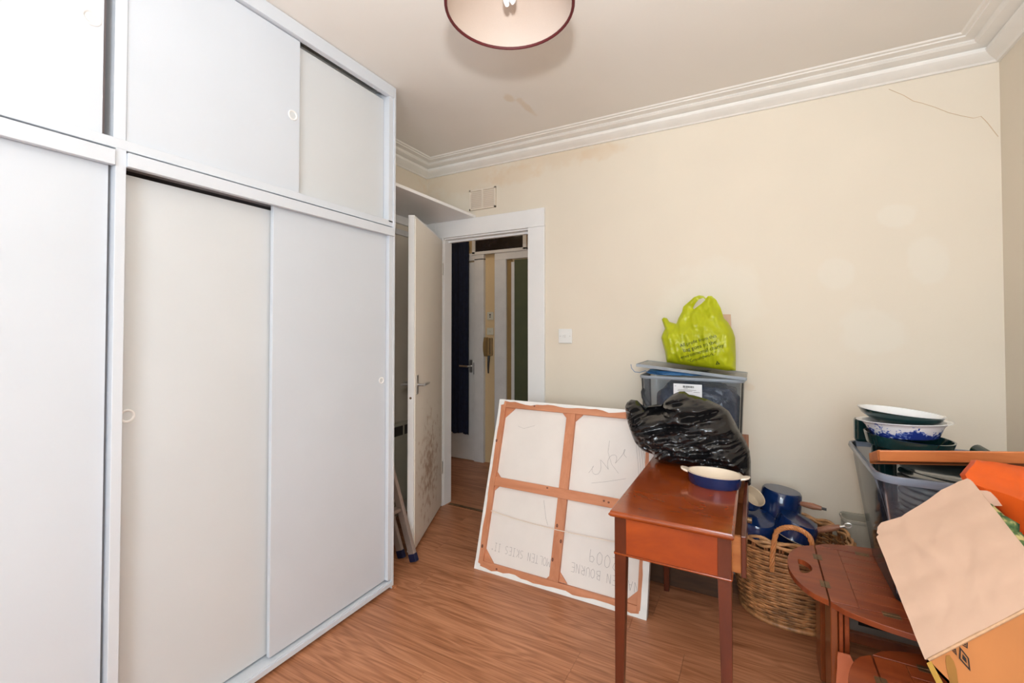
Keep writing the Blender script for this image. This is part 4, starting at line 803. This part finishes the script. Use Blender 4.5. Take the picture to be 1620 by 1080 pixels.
# ================================================================== BUTLER'S TRAY TABLES
def butler(label, cx0, cx1, cy0, cy1, zt, fl_l, fl_f, group, stiles=True, name='butler_tray_table'):
    t = thing(name, label, 'table', ((cx0+cx1)/2, (cy0+cy1)/2, 0), group); th = .018; gp_ = .005
    # framed centre: end boards, rails and planks
    eb = .075
    box('end_board', (cx0, cy0, zt-th), (cx0+eb, cy1, zt), 'tray', t, .0012); box('end_board', (cx1-eb, cy0, zt-th), (cx1, cy1, zt), 'tray', t, .0012)
    box('edge_rail', (cx0+eb+.0006, cy0, zt-th), (cx1-eb-.0006, cy0+.05, zt), 'tray', t, .0012); box('edge_rail', (cx0+eb+.0006, cy1-.05, zt-th), (cx1-eb-.0006, cy1, zt), 'tray', t, .0012)
    n = 5; wy = (cy1-cy0-.1)/n
    for i in range(n): box('plank', (cx0+eb+.0006, cy0+.05+i*wy+.0008, zt-th), (cx1-eb-.0006, cy0+.05+(i+1)*wy-.0008, zt-.0006), 'tray', t, .001)
    def flap(p0, p1, out, depth, slot):
        p0, p1, out = Vector(p0), Vector(p1), Vector(out); e = (p1-p0); m = 20; pts = []
        for i in range(m+1):
            s_ = i/m; c = max(0, 1-(2*s_-1)**2); pts.append(p0+e*s_+out*(gp_+depth*c**.62))
        o_ = [p0+out*gp_]+pts[1:-1]+[p1+out*gp_]
        mid = p0+e*.5+out*(depth*.56); u = e.normalized()
        if slot:
            outer = [Vector((p.x, p.y)) for p in o_]; hl = [mid+u*(.055*math.cos(a))+out*(.021*math.sin(a)+.007*math.cos(2*a)) for a in [2*math.pi*k/20 for k in range(20)]]; hole = [Vector((p.x, p.y)) for p in hl]
            no, nh = len(outer), len(hole); vs, _, fs, *_r = delaunay_2d_cdt(outer+hole, [(i, (i+1)%no) for i in range(no)]+[(no+i, no+(i+1)%nh) for i in range(nh)], [], 1, 1e-6)
            hp_ = [(p.x, p.y) for p in hole]; fs = [f for f in fs if not inside((sum(vs[i][0] for i in f)/3, sum(vs[i][1] for i in f)/3), hp_)]
            mb = MB(); k = len(vs); mb.add([(p[0], p[1], zt) for p in vs]+[(p[0], p[1], zt-th) for p in vs], [tuple(f) for f in fs]+[tuple(k+i for i in reversed(f)) for f in fs]+[(i, (i+1)%no, k+(i+1)%no, k+i) for i in range(no)]+[(no+i, no+(i+1)%nh, k+no+(i+1)%nh, k+no+i) for i in range(nh)])
            mb.build('flap', 'tray', t)
        else: MB().prism([(p.x, p.y, zt) for p in o_], (0, 0, -th)).build('flap', 'tray', t, bevel=.0015)
        for s_ in (.25, .75):
            c = p0+e*s_+out*(gp_/2); a, b = u*.022, out*.014
            MB().prism([c-a-b+Z*(zt-.0002), c+a-b+Z*(zt-.0002), c+a+b+Z*(zt-.0002), c-a+b+Z*(zt-.0002)], (0, 0, .0012)).build('hinge', 'brass', t)
            MB().tube([c-a+Z*(zt+.0005), c+a+Z*(zt+.0005)], .002, 6).build('hinge_pin', 'brass', t)
    flap((cx0, cy1, 0), (cx0, cy0, 0), (-1, 0, 0), fl_l, True); flap((cx1, cy0, 0), (cx1, cy1, 0), (1, 0, 0), min(fl_l, XR-.01-cx1), False)
    flap((cx0, cy0, 0), (cx1, cy0, 0), (0, -1, 0), fl_f, False); flap((cx1, cy1, 0), (cx0, cy1, 0), (0, 1, 0), fl_f, False)
    zl = zt-th
    for sx, ax in ((1, cx0), (-1, cx1)):
        for sy, ay in ((1, cy0), (-1, cy1)):
            q = lambda a, b: sorted((a, b))
            x0, x1 = q(ax, ax+sx*.020); y0, y1 = q(ay+sy*.006, ay+sy*.14); box('leg', (x0, y0, 0), (x1, y1, zl), 'traydark', t, .003)
            x0, x1 = q(ax+sx*.022, ax+sx*.034); y0, y1 = q(ay+sy*.006, ay+sy*.05); box('fold_leg', (x0, y0, 0), (x1, y1, zl), 'tray', t, .003)
            x0, x1 = q(ax+sx*.038, ax+sx*.052); y0, y1 = q(ay+sy*.016, ay+sy*.05); box('fold_leg', (x0, y0, 0), (x1, y1, zl), 'tray', t, .003)
    for ay in (cy0+.02, cy1-.04): box('stretcher', (cx0+.05, ay, zl*.28), (cx1-.05, ay+.02, zl*.28+.04), 'traydark', t, .003)
    return t
butler("reddish butler's tray table with slotted oval flap under the clear tub", .212, .83, 1.783, 2.205, .45, .102, .085, "butler's tray tables")
butler("lower butler's tray table under the tipped cardboard box, cut by the lower edge", .304, .80, 1.22, 1.697, .36, .085, .085, "butler's tray tables")

# ================================================================== CLEAR TUB and its crockery
tb = thing('crockery_tub', "large open clear plastic tub of crockery on the butler's tray table", 'storage box', (.58, 2.06, .451))
UX0, UX1, UY0, UY1, UZ0, UZ1 = .345, .80, 1.80, 2.32, .4535, .872
tubshell(UX0, UX1, UY0, UY1, UZ0, UZ1, .055, .003, .05).build('body', 'tub', tb, smooth=True); rimloop(UX0, UX1, UY0, UY1, UZ1-.022, UZ1+.002, .010, .055).build('rim', 'tubrim', tb, smooth=True)
for dx in (.0, .022): MB().tube([(UX0+.004+.055*(1-t)-.001+.012*math.sin(t*3.14), UY0+.06+dx-.02*math.sin(t*3.14)+.03*(1-t), UZ0+.02+(UZ1-UZ0-.05)*t) for t in [i/12 for i in range(13)]], .0016, 6).build('moulded_ridge', 'tubrim', tb, smooth=True)
ORD = ['lowest', 'second lowest', 'third from the bottom', 'fourth from the bottom', 'fourth from the top', 'third from the top', 'second from the top', 'topmost']
def plates(n, cx, cy, z0, dz, r, mat, label, group, tilt=(0, 0, 0)):
    src = None
    for i in range(n):
        if src is None:
            src = MB().lathe([(.001, 0), (r*.55, 0), (r*.62, .004), (r, .018), (r*1.005, .021), (r*.97, .021), (r*.60, .008), (.001, .006)], Rm(*tilt), 40, loc=(cx, cy, z0)).build('plate', mat, smooth=True); o = src
        else: o = src.copy(); COL.objects.link(o); o.location = src.location+Vector((.004*math.sin(i*2.1), .004*math.cos(i*1.3), dz*i))
        tag(o, label % ORD[i], 'plate', group)
tag(MB().loft([rrect(.425, .745, 1.875, 2.16, .4555, .04), rrect(.41, .755, 1.865, 2.17, .66, .05), rrect(.415, .75, 1.87, 2.165, .69, .05)]).build('tub_filler', 'bluebag', smooth=True), 'dark blue block added under the green plates to darken the clear tub', 'tin')  # filler block, added so the tub looks dark inside
plates(8, .575, 2.005, .692, .0215, .137, 'greenglass', 'dark green plate inside the clear tub, %s of its stack', 'green plates stacked in the clear tub')
for i, (x, y, z, h, r) in enumerate(((.445, 2.245, .49, .425, .040),)):
    tag(MB().lathe([(.001, 0), (r, 0), (r*1.02, h*.4), (r*.98, h-.03), (r*1.08, h-.02), (r*1.1, h-.006), (r*.8, h), (.001, h)], n=28, loc=(x, y, z)).build('lidded_jar', 'greenglaze', smooth=True), 'dark green lidded jar standing in the back left corner of the clear tub', 'jar')
# dishes piled on top
def bowl(name, label, loc, rot, prof_out, prof_in, mo, mi, sx=1, sy=1, cat='bowl'):
    t = thing(name, label, cat, loc); Mx = Rm(*rot); MB().lathe(prof_out, Mx, 48, sx, sy, loc).build('outside', mo, t, smooth=True); MB().lathe(prof_in, Mx, 48, sx, sy, loc).build('inside', mi, t, smooth=True); return t
BC = on(1428, 690, 'y', 2.125)
bowl('baking_dish', 'dark green shallow dish just beneath the blue patterned bowl', (BC.x+.012, 2.125, .900), (0, 3, 0), [(.001, 0), (.105, 0), (.118, .006), (.128, .045)], [(.128, .045), (.122, .045), (.11, .010), (.001, .008)], 'greenglaze', 'greenglaze', cat='dish')
bowl('patterned_bowl', 'white bowl with blue willow landscape pattern and flared rim', (BC.x+.004, 2.125, .942), (-3, -3, 0), [(.001, 0), (.090, 0), (.096, .004), (.112, .040), (.122, .052), (.136, .056)], [(.136, .056), (.136, .058), (.118, .056), (.108, .042), (.09, .008), (.001, .006)], 'willow', 'white')
bowl('green_bowl', 'dark green bowl with white inside, topmost of the crockery pile', (BC.x-.010, 2.125, .986), (-1, 4, 0), [(.001, 0), (.062, 0), (.085, .010), (.112, .028), (.123, .046)], [(.123, .046), (.124, .048), (.118, .047), (.106, .030), (.08, .014), (.001, .008)], 'greenglaze', 'white')
tag(MB().obox((.358, 2.262, .878), (.20, 0, 0), (0, .045, 0), (0, 0, .095)).build('green_casserole', 'greenglaze', bevel=.012, seg=3), 'dark green rectangular casserole behind the blue patterned bowl', 'dish')
tag(MB().tube([on(1545, 712, 'y', 2.2), on(1562, 722, 'y', 2.16)], [.022, .022], 16).build('green_cup', 'greenglaze', smooth=True), 'small dark green cup lying behind the orange wooden tray', 'cup')
tag(MB().obox((.43, 2.02, .884), (.27, 0, 0), (0, .17, 0), (0, 0, .008)).build('green_tray', 'greenglass', bevel=.003), 'thin dark green tray lying under the baking dish', 'tray')
# orange wooden tray on the rim
tw_ = thing('wooden_tray', 'orange-brown wooden tray resting across the clear tub', 'tray', (.62, 1.95, .89))
t0 = Vector((.366, 1.90, .893)); tu = Vector((.52, .01, .058)); tu1 = tu.normalized(); tbk = Vector((-.010, .075, -.030)); tup = Vector((-.004, -.010, .037))
MB().obox(t0, tu, Vector((0, .012, 0)), tup).build('front_side', 'trayorange', tw_, bevel=.003); MB().obox(t0+tbk, tu, Vector((0, .012, 0)), tup).build('back_side', 'trayorange', tw_, bevel=.003)
MB().obox(t0+Vector((-.002, .012, 0)), tu1*.012, tbk, tup).build('end_side', 'trayorange', tw_, bevel=.003); MB().obox(t0+tu-tu1*.012, tu1*.012, tbk, tup).build('end_side', 'trayorange', tw_, bevel=.003)
MB().obox(t0+Vector((0, .012, -.001)), tu, tbk, Vector((0, 0, .005))).build('tray_base', 'trayorange', tw_)

# ================================================================== TIPPED CARDBOARD BOX
KA = Vector((.300, 1.2, .663)); ku = Vector((.187, 0, .189)).normalized(); kw = Vector((.189, 0, -.187)).normalized(); kv = Vector((.42, .907, 0)); KU, KWd, KV = .375, .36, .30
cbx = thing('cardboard_box', "tipped open cardboard box with a large torn flap, leaning on the lower tray table", 'box', (.55, 1.4, .36))
T5 = .005
MB().obox(KA, ku*KU, kv*T5, kw*KWd).build('near_wall', 'cardout', cbx); MB().obox(KA+kv*(KV-T5), ku*KU, kv*T5, kw*KWd).build('far_wall', 'cardout', cbx)
MB().obox(KA, ku*T5, kv*KV, kw*KWd).build('low_wall', 'cardout', cbx); MB().obox(KA+ku*(KU-T5), ku*T5, kv*KV, kw*KWd).build('high_wall', 'cardout', cbx); MB().obox(KA+kw*(KWd-T5), ku*KU, kv*KV, kw*T5).build('bottom', 'cardout', cbx)
# the big flap, hinged on the near wall and raised at the back, its far corner torn
FA, FB, FC, FD = KA, Vector((.487, 1.2, .852)), Vector((.478, 1.55, .955)), Vector((.284, 1.55, .785))
fu = (FB-FA); fv = ((FD-FA)+(FC-FB))/2; fn = fu.cross(fv).normalized()
if fn.z < 0: fn = -fn
def fpt(a, b): return (FA+(FB-FA)*a)*(1-b)+(FD+(FC-FD)*a)*b
edge = [(0, 0), (1.35, 0), (1.30, .35), (1.2, .70)]
edge = [(0, 0), (1.0, 0), (1.0, .5), (1.0, .97), (.985, 1.0), (.90, 1.015), (.74, 1.02), (.60, 1.0), (.45, .985), (.30, .975), (.20, 1.0), (.10, 1.02), (.05, 1.0), (.02, .955), (.03, .93), (0, .92)]
def ffl(p, d): return .0018*fbm(p[0], 0, p[1], 4)+.004*math.exp(-((p[0]-.42+.5*(p[1]-.5))**2/.002))*math.exp(-((p[1]-.6)**2/.03))+.0013*abs(math.sin(p[1]*13+1.5*p[0]))
fm = inflate(edge, .022, lambda p, d: ffl(p, d)+.0025, lambda p, d: ffl(p, d)-.0025, lambda a, b, o: fpt(a, b)+fn*o)
fo_ = fm.build('top_flap', 'card', cbx, smooth=True, angle=60)
MB().tube([fpt(.02+a*.96/20, 0)+fn*.0-kv*.001 for a in range(21)], .0032, 6).build('flap_edge', 'cardedge', cbx)
MB().prism([on(x, y_, 'y', q) for x, y_, q in ((1541, 777, 1.53), (1592, 779, 1.56), (1600, 800, 1.56), (1560, 800, 1.53))], (0, .004, .002)).build('inner_flap', 'card', cbx)
def printed(name, pts, mat, o=.0016): MB().prism([on(x, y_, 'y', KA.y-o) for x, y_ in pts], (0, .001, 0)).build(name, mat, cbx)
printed('parcel_tape', ((1466, 1049), (1473, 1045), (1494, 1084), (1510, 1130), (1500, 1130), (1484, 1086)), 'tape')
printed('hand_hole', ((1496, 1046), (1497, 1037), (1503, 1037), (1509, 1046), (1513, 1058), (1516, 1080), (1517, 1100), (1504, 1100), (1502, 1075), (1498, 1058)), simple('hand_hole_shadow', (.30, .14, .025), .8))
for nm, o1, f_ in (('printed_diamond', ((1518, 1022), (1533, 1041), (1535.5, 1062), (1517, 1041)), .70), ('printed_diamond', ((1524, 1014), (1531, 1016), (1531, 1026), (1519, 1018)), .60), ('printed_diamond', ((1505, 1027), (1512, 1025), (1514, 1037), (1509, 1032)), .5)):
    cx_ = sum(p[0] for p in o1)/4; cy_ = sum(p[1] for p in o1)/4; P3 = lambda q, o_: on(q[0], q[1], 'y', KA.y-o_); m_ = MB(); sc2 = lambda k_: [(cx_+(p[0]-cx_)*k_, cy_+(p[1]-cy_)*k_) for p in o1]
    m_.add([P3(q, .0018) for q in o1]+[P3(q, .0018) for q in sc2(f_)]+[P3(q, .0018) for q in sc2(f_*.55)], [(0, 1, 5, 4), (1, 2, 6, 5), (2, 3, 7, 6), (3, 0, 4, 7), (8, 9, 10, 11)]); m_.build(nm, 'black', cbx)
# green cloth roll and orange bag in the box
rolls = MB(); p0, p1 = on(1541, 785, 'y', 1.50), on(1650, 905, 'y', 1.36)
rolls.tube([p0.lerp(p1, i/24)+Vector((.004*math.sin(i*1.3), .004*math.cos(i*.9), .004*math.sin(i*.7))) for i in range(25)], [.004+.018*min(1, i/6)+.003*math.sin(i*1.9) for i in range(25)], 14)
tag(rolls.build('cloth_roll', 'cloth', smooth=True), 'rolled green and cream patterned cloth sticking out beside the box flap', 'cloth')
def folded(name, mat, pts, faces, thick, parent, amp, fr):
    bm = bmesh.new(); vv = [bm.verts.new(on(x, y_, 'y', q)) for x, y_, q in pts]
    for f in faces: bm.faces.new([vv[i] for i in f])
    bmesh.ops.subdivide_edges(bm, edges=bm.edges[:], cuts=5, use_grid_fill=True); bmesh.ops.triangulate(bm, faces=bm.faces[:]); bm.verts.index_update()
    vs = []
    for v in bm.verts:
        p = v.co; vs.append(p+Vector((.3, -.8, .5))*(amp*(noise.fractal(p*fr, 1, 2, 3)+.6*abs(noise.noise(p*fr*.6)))))
    k = len(vs); fs = [tuple(v.index for v in f.verts) for f in bm.faces]; bd = [(e.verts[0].index, e.verts[1].index) for e in bm.edges if len(e.link_faces) == 1]; bm.free()
    mb = MB().add(vs+[p+Vector(thick) for p in vs], fs+[tuple(k+i for i in reversed(f)) for f in fs]+[(i, j, k+j, k+i) for i, j in bd])
    return mb.build(name, mat, parent, smooth=True, angle=50)
obg = thing('orange_bag', 'crumpled bright orange plastic bag at the right edge above the box', 'bag', (.6, 1.6, .85))
folded('bag_skin', 'orange', [(1527, 750, 1.58), (1545, 727, 1.64), (1590, 733, 1.67), (1640, 742, 1.68), (1700, 760, 1.66), (1532, 764, 1.55), (1575, 776, 1.54), (1640, 800, 1.52), (1700, 826, 1.50), (1562, 792, 1.575), (1600, 826, 1.56), (1640, 864, 1.54), (1700, 910, 1.52)],
       [(0, 1, 2, 6), (0, 6, 5), (2, 3, 7, 6), (3, 4, 8, 7), (5, 6, 10, 9), (6, 7, 11, 10), (7, 8, 12, 11)], (.0, .035, -.01), obg, .006, 16)
sbg = thing('salmon_bag', 'crumpled salmon plastic bag hanging behind the lower tray table', 'bag', (.26, 1.75, .1))
folded('bag_skin', 'salmon', [(1326, 1032, 1.77), (1345, 1037, 1.765), (1350, 1048, 1.752), (1372, 1055, 1.775), (1366, 1078, 1.755), (1346, 1088, 1.735), (1332, 1130, 1.74), (1322, 1085, 1.765)], [(0, 1, 2, 7), (2, 3, 4, 5), (2, 5, 6, 7)], (0, .006, 0), sbg, .003, 40)

# ================================================================== UNDER AND BEHIND THE TABLES
pb = thing('printed_carton', "low grey carton with a black printed panel on the floor under the tray table", 'box', (.6, 2.55, 0))
box('carton_body', (.345, 2.42, .0), (.92, 2.585, .19), 'greybox', pb, .004); box('black_panel', (.385, 2.4175, .062), (.92, 2.42, .19), 'black', pb)
for i, (x, w_) in enumerate(((.405, .006), (.42, .014), (.44, .010), (.458, .014), (.48, .008), (.497, .014))): box('printed_letter', (x, 2.4168, .105), (x+w_, 2.4176, .155), 'greybox', pb)
pt_ = thing('milky_tub', 'pale milky plastic tub between the wicker basket and the wall', 'storage box', (.52, 2.68, 0))
tubshell(.366, .70, 2.615, 2.725, .002, .43, .012, .003, .02).build('body', 'paletub', pt_, smooth=True); rimloop(.366, .70, 2.615, 2.725, .42, .437, .006, .025).build('rim', 'paletub', pt_, smooth=True)
